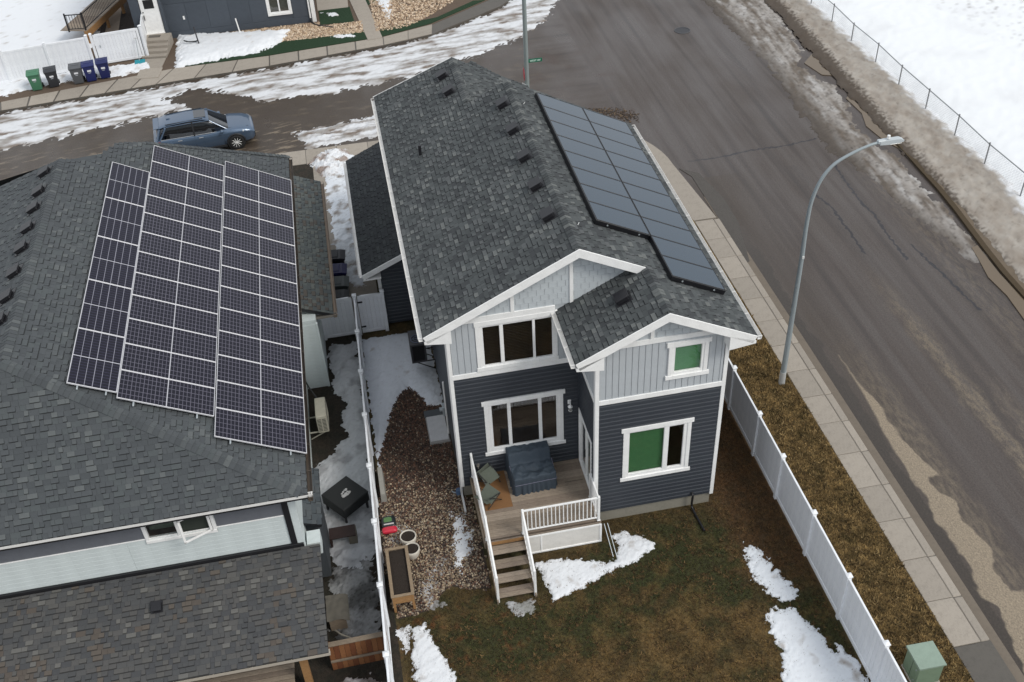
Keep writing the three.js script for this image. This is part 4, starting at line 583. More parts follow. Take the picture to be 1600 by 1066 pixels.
  part('bay', bx(-4.44, -4.08, 0.35, 2.72, 0.75, 2.4), mat(S(54, 58, 62), { roughness: 0.7 }), nb); part('white_box', bx(-4.4, -4.05, 2.3, 2.75, 2.75, 3.2), NW, nb);
  const posts = [[-4.85, 5.55], [-8, 5.6], [-11.2, 5.6]]; for (const [x, zz] of posts) part('porch_post', bx(x - 0.09, x + 0.09, 0, 1.95, zz - 0.09, zz + 0.09), M.cedar, nb);
  for (let i = 0; i < 14; i++) part('porch_board', bx(-13, -5.2, 0.32, 0.36, 3.5 + i * 0.15, 3.635 + i * 0.15), M.deck[i % 4], nb); part('porch_skirt', bx(-13, -5.2, 0, 0.31, 5.5, 5.58), M.greyWood, nb);
  part('porch_beam', bx(-13, -4.7, 1.8, 1.93, 5.5, 5.66), M.greyWood, nb);
}

// ---------- solar arrays ----------
function cellTex(nx, ny, split, back, cellC) { // printed cells behind glass
  const w = 512, h = 256; return tex(w, h, (u, v) => { let a = u; if (split) { if (Math.abs(u - 0.5) < 0.006) return S(176, 176, 182); }
    const x = (a * nx) % 1, y = (v * ny) % 1, gx = 0.5 - Math.abs(x - 0.5), gy = 0.5 - Math.abs(y - 0.5);
    if (gx < 0.075 || gy < 0.055) return back; return cellC; }, true, false); }
const cellsA = new THREE.MeshPhysicalMaterial({ map: cellTex(24, 6, true, S(92, 90, 102), S(13, 11, 27)), roughness: 0.3, specularIntensity: 0.6 });
const cellsB = new THREE.MeshPhysicalMaterial({ map: tex(512, 256, (u, v) => { if (Math.abs(u - 0.5) < 0.005) return S(190, 190, 198); const y = (v * 6) % 1, gy = 0.5 - Math.abs(y - 0.5), x = (u * 20) % 1, gx = 0.5 - Math.abs(x - 0.5); if (gy < 0.04) return S(140, 140, 150); if (gx < 0.10) return S(46, 44, 64); return S(14, 12, 28); }, true, false), roughness: 0.3, specularIntensity: 0.6 });
const silver = mat([0.6, 0.6, 0.62], { roughness: 0.4, metalness: 0.2 });
const blackFrame = mat([0.008, 0.008, 0.01], { roughness: 0.35 });
const blackCells = new THREE.MeshPhysicalMaterial({ color: col([0.007, 0.02, 0.04]), roughness: 0.1, clearcoat: 0.4, clearcoatRoughness: 0.03, specularColor: col([0.6, 0.9, 1.0]) });
function panelGeo(w, h, frame, fw, glassMat) { // w up the slope (local x), h along the eave (local y)
  return { frame: merge([bx(0, w, 0, fw, 0, 0.04, 0.003), bx(0, w, h - fw, h, 0, 0.04, 0.003), bx(0, fw, fw, h - fw, 0, 0.04, 0.003), bx(w - fw, w, fw, h - fw, 0, 0.04, 0.003)]), face: (() => { const g = clean(new THREE.PlaneGeometry(w - 2 * fw, h - 2 * fw).translate(w / 2, h / 2, 0.033)); return g; })(), back: bx(fw, w - fw, fw, h - fw, 0.01, 0.028, 0.001), mf: frame, mg: glassMat };
}
function solarPanel(arr, pg, x, y, turn) { const p = part('solar_panel', pg.frame, pg.mf, arr, [x, y, 0], turn ? [0, 0, turn] : undefined); part('cell_sheet', pg.face, pg.mg, p); part('backing', pg.back, M.black, p); return p; }
function arrayOn(label, O, U, V, lift) { const N = new THREE.Vector3().crossVectors(U, V).normalize(); const a = thing('solar_array', label, 'solar panels', [0, 0, 0], 0, 'solar arrays on the roofs'); a.applyMatrix4(new THREE.Matrix4().makeBasis(V, U.clone().negate(), N).setPosition(O.clone().addScaledVector(N, lift))); return a; }
// local x = up the slope, local y = -U ; for the right-hand slopes U = -z so local y = +z (towards the yard)
{
  const U = V3(0, 0, -1), V = V3(-cN, snN, 0);
  const up = x => (NEx - x) / cN, lift = 0.1;
  const pgA = panelGeo(2.3, 1.033, silver, 0.017, cellsA);
  const rails = (a, x0, x1, y0, y1) => { for (const x of [x0, x1]) { part('rail', bx(x - 0.02, x + 0.02, y0 - 0.06, y1 + 0.12, -0.05, -0.005), M.steel, a); for (let y = y0; y <= y1; y += 1.6) part('rail_foot', bx(x - 0.03, x + 0.03, y - 0.04, y + 0.04, -0.1, -0.04), M.black, a); } };
  const a = arrayOn('thirteen stacked white-framed solar panels along the right eave of the neighbouring roof', V3(NEx, NEy, 0), U, V, lift);
  const xa = up(-6.05), x0 = xa - 2.3; for (let i = 0; i < 13; i++) solarPanel(a, pgA, x0, -11.1 + i * 1.043); rails(a, x0 + 0.4, x0 + 1.9, -11.1, 2.43);
  const b = arrayOn('twelve stacked white-framed solar panels in the middle of the neighbouring roof', V3(NEx, NEy, 0), U, V, lift);
  const xb = up(-8.1), x1 = xb - 2.29; for (let i = 0; i < 12; i++) solarPanel(b, pgA, x1, -10.76 + i * 1.043); rails(b, x1 + 0.4, x1 + 1.9, -10.76, 1.75);
  const pgB = panelGeo(2.1, 1.135, silver, 0.018, cellsB), c = arrayOn('single column of five long solar panels nearest the ridge of the neighbouring roof', V3(NEx, NEy, 0), U, V, lift);
  const xc = up(-9.12); for (let i = 0; i < 5; i++) solarPanel(c, pgB, xc, -8.98 + i * 2.112, Math.PI / 2); rails(c, xc - 0.9, xc - 0.25, -8.98, 1.55);
}
{
  const U = V3(0, 0, -1), V = V3(-cph, sph, 0), a = arrayOn('glossy all-black solar panels in two columns on the right roof slope', V3(ER, EY, 0), U, V, 0.12);
  const wP = 1.68, pg = panelGeo(wP, 0.955, blackFrame, 0.02, blackCells), up = x => (ER - x) / cph, base = up(7.38);
  for (let c = 0; c < 2; c++) for (let i = 0; i < (c ? 8 : 10); i++) solarPanel(a, pg, base + c * (wP + 0.02), -9.02 + i * 0.968);
  for (const [x, y1] of [[base + 0.35, 0.66], [base + 1.35, 0.66], [base + wP + 0.35, -1.28], [base + wP + 1.35, -1.28]]) { part('rail', bx(x - 0.02, x + 0.02, -9, y1, -0.06, -0.005), M.black, a); part('rail_end', cyl(0.025, 0.025, 0.03, 10).translate(x, y1 + 0.02, -0.03), M.steel, a); }
  part('edge_skirt', [bx(base + 2 * wP + 0.02, base + 2 * wP + 0.05, -9.02, -1.28, -0.1, 0.036), bx(base + wP + 0.02, base + 2 * wP + 0.05, -1.275, -1.25, -0.1, 0.036), bx(base + wP + 0.0, base + wP + 0.022, -1.25, 0.66, -0.1, 0.036), bx(base, base + wP + 0.02, 0.662, 0.685, -0.1, 0.036)], blackFrame, a);
}
console.log('neighbour, solar');

// =====================================================================
// FENCES
// =====================================================================
const postGeo = merge([bx(-0.065, 0.065, 0, 1.78, -0.065, 0.065, 0.01), bx(-0.08, 0.08, 1.78, 1.81, -0.08, 0.08, 0.006), mv(cyl(0.01, 0.1, 0.05, 4).rotateY(Math.PI / 4), 0, 1.835, 0)]);
const vinylTones = [M.vinyl, mat([0.81, 0.83, 0.865], { roughness: 0.4, map: softTex })];
function vinylFence(label, pts, h = 1.72, group) {             // posts at every point, panels of upright boards between
  const f = thing('vinyl_fence', label, 'fence', [0, 0, 0], 0, group);
  pts.forEach((p, i) => {
    part('post', postGeo, M.vinyl, f, [p[0], 0, p[1]]).scale.y = h / 1.72;
    if (i + 1 < pts.length) { const q = pts[i + 1], L = Math.hypot(q[0] - p[0], q[1] - p[1]) - 0.12, turn = Math.atan2(-(q[1] - p[1]), q[0] - p[0]);
      const pn = part('panel', [bx(-L / 2, L / 2, h - 0.12, h, -0.03, 0.03, 0.008), bx(-L / 2, L / 2, 0.06, 0.2, -0.03, 0.03, 0.008)], M.vinyl, f, [(p[0] + q[0]) / 2, 0, (p[1] + q[1]) / 2], [0, turn, 0]);
      const n = Math.round(L / 0.155), w = L / n; for (let k = 0; k < n; k++) part('board', cb(w - 0.004, h - 0.32, 0.024, 0.004), vinylTones[k % 2], pn, [-L / 2 + (k + 0.5) * w, h / 2 + 0.04, 0]); }
  }); return f;
}
vinylFence('white vinyl privacy fence between the lawn and the grey road', [-4.0, -1.79, 0.36, 2.18, 4.36, 6.54, 8.6, 10.75].map(z => [9.08, z]));
vinylFence('white vinyl fence between the two neighbouring yards', [-8.6, -6.55, -4.47, -2.4, -0.21, 1.94, 4.13, 6.25, 8.4].map(z => [-2.44 - 0.022 * (z + 8.6), z]));
vinylFence('white vinyl fence behind the coloured wheeled bins', [[-26, -33.6], [-23.6, -33.95], [-21.2, -34.25], [-19, -34.55], [-16.85, -34.9], [-14.75, -35.25]], 1.75);
{ // the far fence's gate and the side return against the grey house
  const g = thing('vinyl_gate', 'white vinyl gate beside the steps of the grey house', 'gate', [-13.25, 0, -35.6], 0.12);
  part('post', postGeo, M.vinyl, g, [-1.3, 0, 0]); part('post', postGeo, M.vinyl, g, [1.25, 0, -0.05]); const lf = part('leaf', [bx(-1.2, 1.15, 1.6, 1.74, -0.03, 0.03), bx(-1.2, 1.15, 0.06, 0.2, -0.03, 0.03), bx(-1.2, -1.08, 0.06, 1.74, -0.031, 0.031), bx(1.03, 1.15, 0.06, 1.74, -0.031, 0.031)], M.vinyl, g);
  for (let k = 0; k < 13; k++) part('board', cb(0.158, 1.4, 0.024, 0.004), vinylTones[k % 2], lf, [-1.0 + k * 0.161, 0.9, 0]); part('latch', bx(-0.98, -0.94, 1.0, 1.14, 0.03, 0.06), M.steel, g);
}
vinylFence('short white vinyl fence return running to the grey house corner', [[-11.95, -35.75], [-12.1, -38.6]], 1.75);
{ // gate between our garage and the neighbour
  const g = thing('vinyl_gate', 'white vinyl double gate between the two garages', 'gate', [-2.45, 0, -8.62]);
  for (const [x0, x1, n] of [[-1.2, -0.1, 1], [0.1, 0.92, 0]]) { const lf = part('leaf', [bx(x0, x1, 1.6, 1.72, -0.03, 0.03), bx(x0, x1, 0.06, 0.18, -0.03, 0.03), bx(x0, x0 + 0.11, 0.06, 1.72, -0.032, 0.032), bx(x1 - 0.11, x1, 0.06, 1.72, -0.032, 0.032)], M.vinyl, g); const c = Math.round((x1 - x0 - 0.22) / 0.15), w = (x1 - x0 - 0.22) / c; for (let k = 0; k < c; k++) part('board', cb(w - 0.003, 1.42, 0.022, 0.003), vinylTones[k % 2], lf, [x0 + 0.11 + (k + 0.5) * w, 0.89, 0]); }
  part('post', postGeo, M.vinyl, g, [-1.25, 0, 0]); part('post', postGeo, M.vinyl, g, [0.99, 0, 0]); for (const y of [0.35, 1.45]) part('hinge', bx(0.05, 0.26, y - 0.035, y + 0.035, 0.033, 0.05), M.black, g);
}
{ // chain-link fence at the snow field
  const f = thing('chain_link_fence', 'low wire mesh fence on thin grey posts before the snow field', 'fence'); const wire = mat([0.30, 0.31, 0.32], { roughness: 0.5, metalness: 0.6 });
  const zs = []; for (let z = -42.4; z < -3; z += 2.62) zs.push(z); const X = z => 24.86 + 0.05 * Math.sin(z);
  for (const z of zs) part('post', [cyl(0.03, 0.03, 1.55, 8).translate(0, 0.3, 0), clean(new THREE.SphereGeometry(0.04, 8, 6)).translate(0, 1.08, 0)], wire, f, [X(z), 0.06, z]);
  for (let i = 0; i + 1 < zs.length; i++) { part('top_rail', bar([X(zs[i]), 1.08, zs[i]], [X(zs[i + 1]), 1.08, zs[i + 1]], 0.045, 0.045, 0.015), wire, f);
    const m = []; for (let k = -7; k < 26; k++) for (const s of [1, -1]) { const z0 = zs[i] + k * 0.14, h = 0.98; let a = s > 0 ? z0 : z0 + 0, b = a + s * 0.98; let y0 = 0.08, y1 = 1.06; const lo = zs[i], hi = zs[i + 1]; const cl = (z) => clamp(z, lo, hi); const a2 = cl(a), b2 = cl(b); if (Math.abs(a2 - b2) < 0.02) continue; const ya = y0 + Math.abs(a2 - a), yb = y0 + Math.abs(b2 - a); m.push(bar([X(zs[i]), ya, a2], [X(zs[i]), yb, b2], 0.004, 0.004, 0.001)); }
    if (zs[i] > -34 ) { const q = part('mesh_wire', m, wire, f); q.userData.kind = 'stuff'; } }
}
{ // cedar fence beside the neighbour's porch
  const f = thing('cedar_fence', 'short brown cedar board fence below the porch roof', 'fence', [-3.45, 0, 5.2], 0.02);
  part('cap_rail', bx(-0.8, 0.72, 1.12, 1.16, -0.07, 0.07), M.greyWood, f); part('rail', bx(-0.8, 0.72, 1.02, 1.11, -0.06, -0.02), M.fenceWood, f); part('bottom_rail', bx(-0.8, 0.72, 0.42, 0.5, 0.02, 0.06), M.greyWood, f);
  const cs = [M.fenceWood, mat(S(112, 66, 38), { map: woodTex }), mat(S(140, 94, 58), { map: woodTex })]; for (let i = 0; i < 11; i++) part('board', cb(0.132, 1.0, 0.02, 0.004), cs[i % 3], f, [-0.73 + i * 0.138, 0.55, 0]);
  for (const x of [-0.76, 0.68]) part('post', bx(x - 0.045, x + 0.045, 0, 1.12, -0.11, -0.02), M.fenceWood, f);
}

// =====================================================================
// DECK AND WHAT STANDS ON IT
// =====================================================================
const DY = 0.85;
{
  const d = thing('deck', 'raised wooden deck with white railing and four-step stair', 'deck');
  let z = 0.04, i = 0; while (z < 2.5) { const w = 0.137; part('deck_board', cb(3.28, 0.03, w, 0.006), M.deck[(i * 7 + (i >> 1)) % 4], d, [1.94, DY - 0.015, z + w / 2]); z += 0.143; i++; }
  part('deck_board', cb(3.36, 0.03, 0.09, 0.006), M.deck[3], d, [1.93, DY - 0.015, 2.58]);
  part('board_joint', bx(2.95, 3.5, DY - 0.001, DY + 0.004, 0.9, 0.915), M.black, d);
  part('beam', bx(0.24, 0.29, DY - 0.26, DY - 0.03, 0.02, 2.62), M.greyWood, d); part('beam', bx(0.3, 3.58, DY - 0.26, DY - 0.03, 2.55, 2.59), M.greyWood, d);
  for (const [x, zz] of [[0.4, 0.4], [0.4, 2.45], [1.5, 2.45], [3.45, 2.45], [2.5, 2.45]]) part('support_post', bx(x - 0.05, x + 0.05, 0, DY - 0.03, zz - 0.05, zz + 0.05), M.greyWood, d);
  const sk = part('skirt', bx(1.42, 3.6, 0.05, DY - 0.06, 2.6, 2.625), mat([0.74, 0.72, 0.68], { roughness: 0.5, map: softTex }), d);
  part('skirt_trim', [bx(1.4, 3.62, 0.03, 0.09, 2.622, 2.65), bx(1.83, 1.88, 0.09, DY - 0.06, 2.622, 2.64), bx(3.55, 3.62, 0.09, DY - 0.06, 2.622, 2.645), bx(1.4, 1.46, 0.09, DY - 0.06, 2.622, 2.645), bx(1.46, 3.55, DY - 0.12, DY - 0.06, 2.622, 2.642)], M.white, sk);
  // front railing
  const rail = (name, x0, x1, zz, n) => { const r = part(name, [bx(x0, x1, DY + 0.9, DY + 0.95, zz - 0.025, zz + 0.025), bx(x0, x1, DY + 0.09, DY + 0.13, zz - 0.02, zz + 0.02)], M.white, d); for (let k = 1; k < n; k++) part('baluster', cb(0.028, 0.78, 0.028, 0.004), M.white, r, [x0 + (x1 - x0) * k / n, DY + 0.515, zz]); return r; };
  rail('front_railing', 1.4, 3.56, 2.52, 19);
  const rs = (name, xx, z0, z1, n) => { const r = part(name, [bx(xx - 0.025, xx + 0.025, DY + 0.9, DY + 0.95, z0, z1), bx(xx - 0.02, xx + 0.02, DY + 0.09, DY + 0.13, z0, z1)], M.white, d); for (let k = 1; k < n; k++) part('baluster', cb(0.028, 0.78, 0.028, 0.004), M.white, r, [xx, DY + 0.515, z0 + (z1 - z0) * k / n]); return r; };
  rs('side_railing', 3.54, 1.66, 2.5, 7); rs('side_railing', 0.34, 0.08, 2.5, 19);
  const posts = [[0.34, 0.06], [0.34, 2.52], [1.38, 2.52], [3.55, 2.52], [3.54, 1.64]]; for (const [x, zz] of posts) part('railing_post', [bx(x - 0.035, x + 0.035, DY, DY + 0.98, zz - 0.035, zz + 0.035, 0.008), bx(x - 0.05, x + 0.05, DY, DY + 0.02, zz - 0.05, zz + 0.05, 0.004)], M.white, d);
  // stair: four treads between stringers
  const st = part('stair', [prism([[-2.6, DY - 0.02], [-2.6, DY - 0.3], [-4.0, -0.02], [-4.12, -0.02], [-4.12, 0.14]].map(p => [p[0], p[1]]), 0, 0.04).rotateY(Math.PI / 2).translate(0.3, 0, 0), prism([[-2.6, DY - 0.02], [-2.6, DY - 0.3], [-4.0, -0.02], [-4.12, -0.02], [-4.12, 0.14]], 0, 0.04).rotateY(Math.PI / 2).translate(1.36, 0, 0)], M.greyWood, d);
  for (let k = 0; k < 4; k++) { const y = DY - 0.17 * (k + 1), zz = 2.64 + k * 0.36; for (let b = 0; b < 2; b++) part('tread_board', cb(1.02, 0.035, 0.15, 0.006), M.deck[(k + b * 2) % 4], st, [0.85, y - 0.017, zz + 0.08 + b * 0.158]); }
  part('riser', bx(0.34, 1.36, DY - 0.16, DY - 0.03, 2.605, 2.63), M.cedar, st);
  for (const x of [0.34, 1.38]) { const r = part('stair_railing', [bar([x, DY + 0.93, 2.52], [x, 1.05, 4.05], 0.05, 0.05), bar([x, DY + 0.1, 2.56], [x, 0.3, 4.05], 0.04, 0.04), bx(x - 0.035, x + 0.035, 0.0, 1.08, 4.0, 4.07)], M.white, d); for (let k = 1; k < 11; k++) { const t = k / 11, zz = lerp(2.54, 4.03, t), yt = lerp(DY + 0.92, 1.05, t), yb = lerp(DY + 0.1, 0.3, t); part('baluster', cb(0.026, 1, 0.026, 0.004), M.white, r, [x, (yt + yb) / 2, zz]).scale.y = yt - yb; } }
  for (const x of [3.72, 3.82]) part('leaning_pole', bar([x, 0.62, 2.5], [x + 0.08, 0.02, 3.25], 0.02, 0.02), M.steel, d);
}
{ // covered patio furniture: a seat and a table under a fitted grey cover
  const nx = 46, nz = 40, W = 1.26, D = 1.1, t = thing('covered_patio_sofa', 'patio furniture under a creased slate-blue weather cover on the deck', 'furniture cover', [2.02, DY, 0.52], 0.04);
  const cm = new THREE.MeshStandardMaterial({ color: col(S(56, 67, 78)), roughness: 0.75, map: rep(grainTex, 3), side: THREE.DoubleSide });
  const top = (x, z) => { const a = sstep(-0.05, -0.2, z); let y = lerp(0.64, 0.97, a); y += 0.05 * Math.exp(-Math.pow((x - 0.02) / 0.06, 2)) * -1 * sstep(-0.1, -0.3, z); y -= 0.10 * Math.exp(-((x - 0.05) * (x - 0.05) / 0.05 + (z - 0.22) * (z - 0.22) / 0.015)); y += 0.02 * n2(x * 5, z * 5) + 0.018 * Math.sin((x + z * 0.6) * 16) * sstep(-0.3, 0.1, z); return y; };
  const tri = [], P = [];
  const prof = (u, v) => { // u,v in -1..1 over a rounded box: rim drops to the floor
    const m = Math.max(Math.abs(u), Math.abs(v)), k = 0.72; if (m <= k) { const x = u / k * W / 2, z = v / k * D / 2; return [x, top(x * 0.98, z * 0.98), z]; }
    const s = 1 / m, ex = u * s * W / 2, ez = v * s * D / 2, f = (m - k) / (1 - k), yt = top(ex * 0.98, ez * 0.98); const ang = Math.atan2(v, u), out = 1 + f * (0.035 + 0.028 * Math.sin(ang * 31) * (v > 0 ? 1.6 : 0.5) + 0.02 * Math.sin(ang * 13 + 1)); return [ex * out, lerp(yt, 0.0, Math.pow(f, 0.9)), ez * out]; };
  const N = 60, g = new THREE.BufferGeometry(), pos = [], ix = []; for (let j = 0; j <= N; j++) for (let i = 0; i <= N; i++) pos.push(...prof(i / N * 2 - 1, j / N * 2 - 1));
  for (let j = 0; j < N; j++) for (let i = 0; i < N; i++) { const a = j * (N + 1) + i; ix.push(a, a + N + 1, a + 1, a + 1, a + N + 1, a + N + 2); }
  g.setAttribute('position', new THREE.Float32BufferAttribute(pos, 3)); g.setIndex(ix); g.computeVertexNormals(); const uv = []; for (let i = 0; i < pos.length; i += 3) uv.push(pos[i] + pos[i + 1] * 0.5, pos[i + 2] + pos[i + 1]); g.setAttribute('uv', new THREE.Float32BufferAttribute(uv, 2));
  part('cover', g, cm, t); part('seam_piping', [bar([-0.6, 0.42, 0.575], [0.62, 0.42, 0.575], 0.012, 0.014)], mat(S(118, 118, 136), { roughness: 0.7 }), t);
  part('seam_piping', [bar([-0.63, 0.66, -0.04], [-0.62, 0.42, 0.565], 0.012, 0.014), bar([0.635, 0.66, -0.04], [0.635, 0.42, 0.565], 0.012, 0.014)], mat(S(118, 118, 136), { roughness: 0.7 }), t);
}
{ const r = solo('unweathered_deck_patch', bx(0.48, 1.28, DY, DY + 0.012, 0.02, 1.48, 0.003), mat(S(128, 92, 58), { roughness: 0.95, map: rep(grainTex, 2) }), 'brown patch of unweathered deck wood beside the railing', 'mat'); }  // stands for bare unweathered deck boards, built as a thin sheet
function foldChair(label, pos, turn, lean) { // folding patio chair tipped over
  const c = thing('folding_chair', label, 'chair', pos, turn, 'folding chairs tipped over on the deck'), f = mat([0.02, 0.022, 0.022], { roughness: 0.5 }), cl = mat(S(88, 94, 84), { roughness: 0.85, map: rep(grainTex, 3) });
  part('seat', mv(cb(0.46, 0.02, 0.44, 0.008), 0, 0.30, 0, lean, 0, 0.3), cl, c); part('backrest', mv(cb(0.46, 0.5, 0.02, 0.008), 0, 0.26, -0.24, -0.35 + lean, 0, 0.28), cl, c);
  for (const [a, b] of [[[-0.24, 0.02, 0.25], [-0.22, 0.44, -0.2]], [[0.24, 0.02, 0.22], [0.2, 0.5, -0.15]], [[-0.22, 0.02, -0.28], [-0.24, 0.34, 0.22]], [[0.26, 0.02, -0.22], [0.22, 0.38, 0.26]]]) part('leg', bar(a, b, 0.022, 0.022), f, c);
  part('arm', bar([-0.25, 0.42, -0.22], [-0.25, 0.36, 0.2], 0.03, 0.02), f, c); return c;
}
foldChair('folded grey-green patio chair lying against the house wall', [0.78, DY + 0.012, 0.42], 0.5, 0.4); foldChair('folded dark patio chair lying at the railing end of the brown deck patch', [0.66, DY + 0.012, 1.12], 2.2, -0.5);

// =====================================================================
// SIDE YARD
// =====================================================================
{ const p = thing('planter_box', 'raised wooden planter box of dark soil beside the white fence', 'planter', [-2.2, 0, 2.92]); // 0.62 x 1.7
  const w = 0.58, L = 1.68, h = 0.68; for (const s of [-1, 1]) { for (let k = 0; k < 2; k++) part('side_board', cb(0.035, 0.15, L, 0.005), M.greyWood, p, [s * (w / 2), h - 0.09 - k * 0.155, 0]); for (let k = 0; k < 2; k++) part('end_board', cb(w - 0.04, 0.15, 0.035, 0.005), s > 0 ? M.cedar : M.greyWood, p, [0, h - 0.09 - k * 0.155, s * (L / 2 - 0.018)]); }
  part('rim', [bx(-w / 2 - 0.03, -w / 2 + 0.06, h - 0.02, h + 0.012, -L / 2 - 0.02, L / 2 + 0.02), bx(w / 2 - 0.06, w / 2 + 0.03, h - 0.02, h + 0.012, -L / 2 - 0.02, L / 2 + 0.02), bx(-w / 2 + 0.06, w / 2 - 0.06, h - 0.02, h + 0.011, -L / 2 - 0.02, -L / 2 + 0.06), bx(-w / 2 + 0.06, w / 2 - 0.06, h - 0.02, h + 0.011, L / 2 - 0.06, L / 2 + 0.02)], mat(S(144, 127, 106), { roughness: 0.8, map: woodTex }), p);
  for (const sx of [-1, 1]) for (const sz of [-1, 1]) part('leg', cb(0.07, h - 0.02, 0.07, 0.006), M.cedar, p, [sx * (w / 2 - 0.03), (h - 0.02) / 2, sz * (L / 2 - 0.03)]);
  part('soil', bx(-w / 2 + 0.02, w / 2 - 0.02, h - 0.2, h - 0.07, -L / 2 + 0.03, L / 2 - 0.03), M.soil, p); }
function pot(label, pos, r, h, group) { const p = thing('flower_pot', label, 'flower pot', pos, 0, group); const pr = [[r * 0.72, 0], [r * 0.92, h * 0.4], [r, h * 0.75], [r, h], [r * 0.86, h], [r * 0.86, h * 0.86], [0.001, h * 0.86]].map(q => new THREE.Vector2(...q)); part('pot', uvm(clean(new THREE.LatheGeometry(pr.slice(0, 6), 32))), mat(S(214, 208, 196), { roughness: 0.5, map: softTex }), p); part('soil', cyl(r * 0.86, r * 0.86, 0.03, 28).translate(0, h * 0.84, 0), M.soil, p); return p; }
pot('round white flower pot of dark soil nearer the soil bag', [-1.83, 0, 1.42], 0.24, 0.32, 'flower pots'); pot('round white flower pot tucked behind the planter box corner', [-1.78, 0, 1.9], 0.23, 0.32, 'flower pots');
{ const b = thing('soil_bag', 'red and black printed bag of garden soil by the fence', 'bag', [-2.33, 0.0, 0.7]); const shape = (w, d, h, n = 12) => { const g = new THREE.SphereGeometry(0.5, 24, 14); const p = g.attributes.position; for (let i = 0; i < p.count; i++) { const x = p.getX(i) * 2, y = p.getY(i) * 2, z = p.getZ(i) * 2, k = v => Math.sign(v) * Math.pow(Math.abs(v), 0.45); p.setXYZ(i, k(x) * w / 2, y * h / 2 + 0.008 * n2(x * 4, z * 4), k(z) * d / 2); } g.computeVertexNormals(); return clean(g); };
  part('bag_body', shape(0.42, 0.44, 0.14).translate(0, 0.1, -0.12), mat(S(34, 40, 42), { roughness: 0.35, map: softTex }), b); part('red_end', shape(0.45, 0.22, 0.15).translate(0, 0.105, 0.2), mat(S(196, 46, 66), { roughness: 0.35 }), b); part('green_print', shape(0.26, 0.2, 0.06).translate(-0.02, 0.152, -0.16), mat(S(84, 120, 74), { roughness: 0.4 }), b); part('white_print', mv(cb(0.3, 0.006, 0.05, 0.002), 0, 0.176, 0.02), mat(S(196, 190, 190), { roughness: 0.5 }), b); }
{ const u = thing('air_conditioner', 'dark air conditioner on a wall bracket above the snow', 'air conditioner', [-0.56, 0.82, -5.95]); const m = mat(S(62, 62, 66), { roughness: 0.5 });
  part('cabinet', [bx(-0.26, 0.26, 0.0, 0.06, -0.4, 0.4), bx(-0.26, 0.26, 0.72, 0.8, -0.4, 0.4), bx(-0.26, -0.2, 0.06, 0.72, -0.4, 0.4), bx(0.2, 0.26, 0.06, 0.72, -0.4, 0.4), bx(-0.2, 0.2, 0.06, 0.72, -0.4, -0.36)], m, u);
  for (let i = 0; i < 14; i++) part('grille_slat', cb(0.4, 0.012, 0.02, 0.002), M.black, u, [0, 0.1 + i * 0.045, 0.38]); part('coil', bx(-0.2, 0.2, 0.06, 0.72, 0.33, 0.36), M.black, u);
  part('fan_guard', [clean(new THREE.TorusGeometry(0.21, 0.012, 6, 28).rotateX(Math.PI / 2)).translate(0, 0.815, 0.1), clean(new THREE.TorusGeometry(0.12, 0.008, 6, 24).rotateX(Math.PI / 2)).translate(0, 0.818, 0.1), bar([-0.21, 0.817, 0.1], [0.21, 0.817, 0.1], 0.014), bar([0, 0.816, -0.11], [0, 0.816, 0.31], 0.014)], mat(S(96, 104, 124), { roughness: 0.5 }), u); part('fan_disc', cyl(0.2, 0.2, 0.008, 24).translate(0, 0.804, 0.1), M.black, u);
  part('bracket', [bar([0.54, 0.0, 0.36], [-0.24, 0.0, 0.36], 0.035), bar([0.54, 0.0, -0.3], [-0.24, 0.0, -0.3], 0.035), bar([0.52, -0.4, 0.36], [-0.1, 0.0, 0.36], 0.03), bar([0.52, -0.4, -0.3], [-0.1, 0.0, -0.3], 0.03), bar([0.53, 0.4, 0.3], [0.22, 0.5, 0.3], 0.02), bar([0.53, 0.02, 0.36], [0.53, -0.42, 0.36], 0.03)], M.black, u); }
{ const s = thing('window_well', 'pale lidded window well beside the dark left wall', 'window well', [-0.36, 0, -3.0]); part('well', bx(-0.34, 0.32, -0.05, 0.1, -0.62, 0.62, 0.02), mat(S(150, 148, 146), { roughness: 0.8 }), s); part('cover', bx(-0.31, 0.29, 0.1, 0.145, -0.58, 0.58, 0.03), mat(S(196, 196, 198), { roughness: 0.6, map: softTex }), s); part('edge_frame', bx(-0.36, 0.33, 0.0, 0.09, -0.95, -0.63, 0.02), mat(S(84, 88, 92), { roughness: 0.8 }), s); }
{ const s = thing('blue_watering_can', 'small blue can and grey tap fitting on the gravel', 'watering can', [-0.12, 0, -0.15]); part('body', cyl(0.08, 0.1, 0.18, 14).translate(0, 0.09, 0), mat(S(72, 96, 128), { roughness: 0.5 }), s); part('spout', tube([[-0.06, 0.05, 0], [-0.16, 0.12, 0.02], [-0.2, 0.18, 0.02]], 0.02, 12), mat(S(150, 160, 168), { roughness: 0.5 }), s); part('handle', tube([[0.06, 0.16, 0], [0.14, 0.2, 0], [0.1, 0.05, 0]], 0.012, 14), mat(S(72, 96, 128), { roughness: 0.5 }), s); }
{ const k = thing('concrete_kerb_block', 'upright pale concrete edging at the fence foot by the gravel', 'edging', [-2.38, 0, -0.9]); part('block', prism([[-0.09, 0], [0.09, 0], [0.06, 0.35], [-0.07, 0.38]], -0.55, 0.6), mat(S(150, 148, 142), { roughness: 0.9, map: rep(grainTex, 1) }), k); }

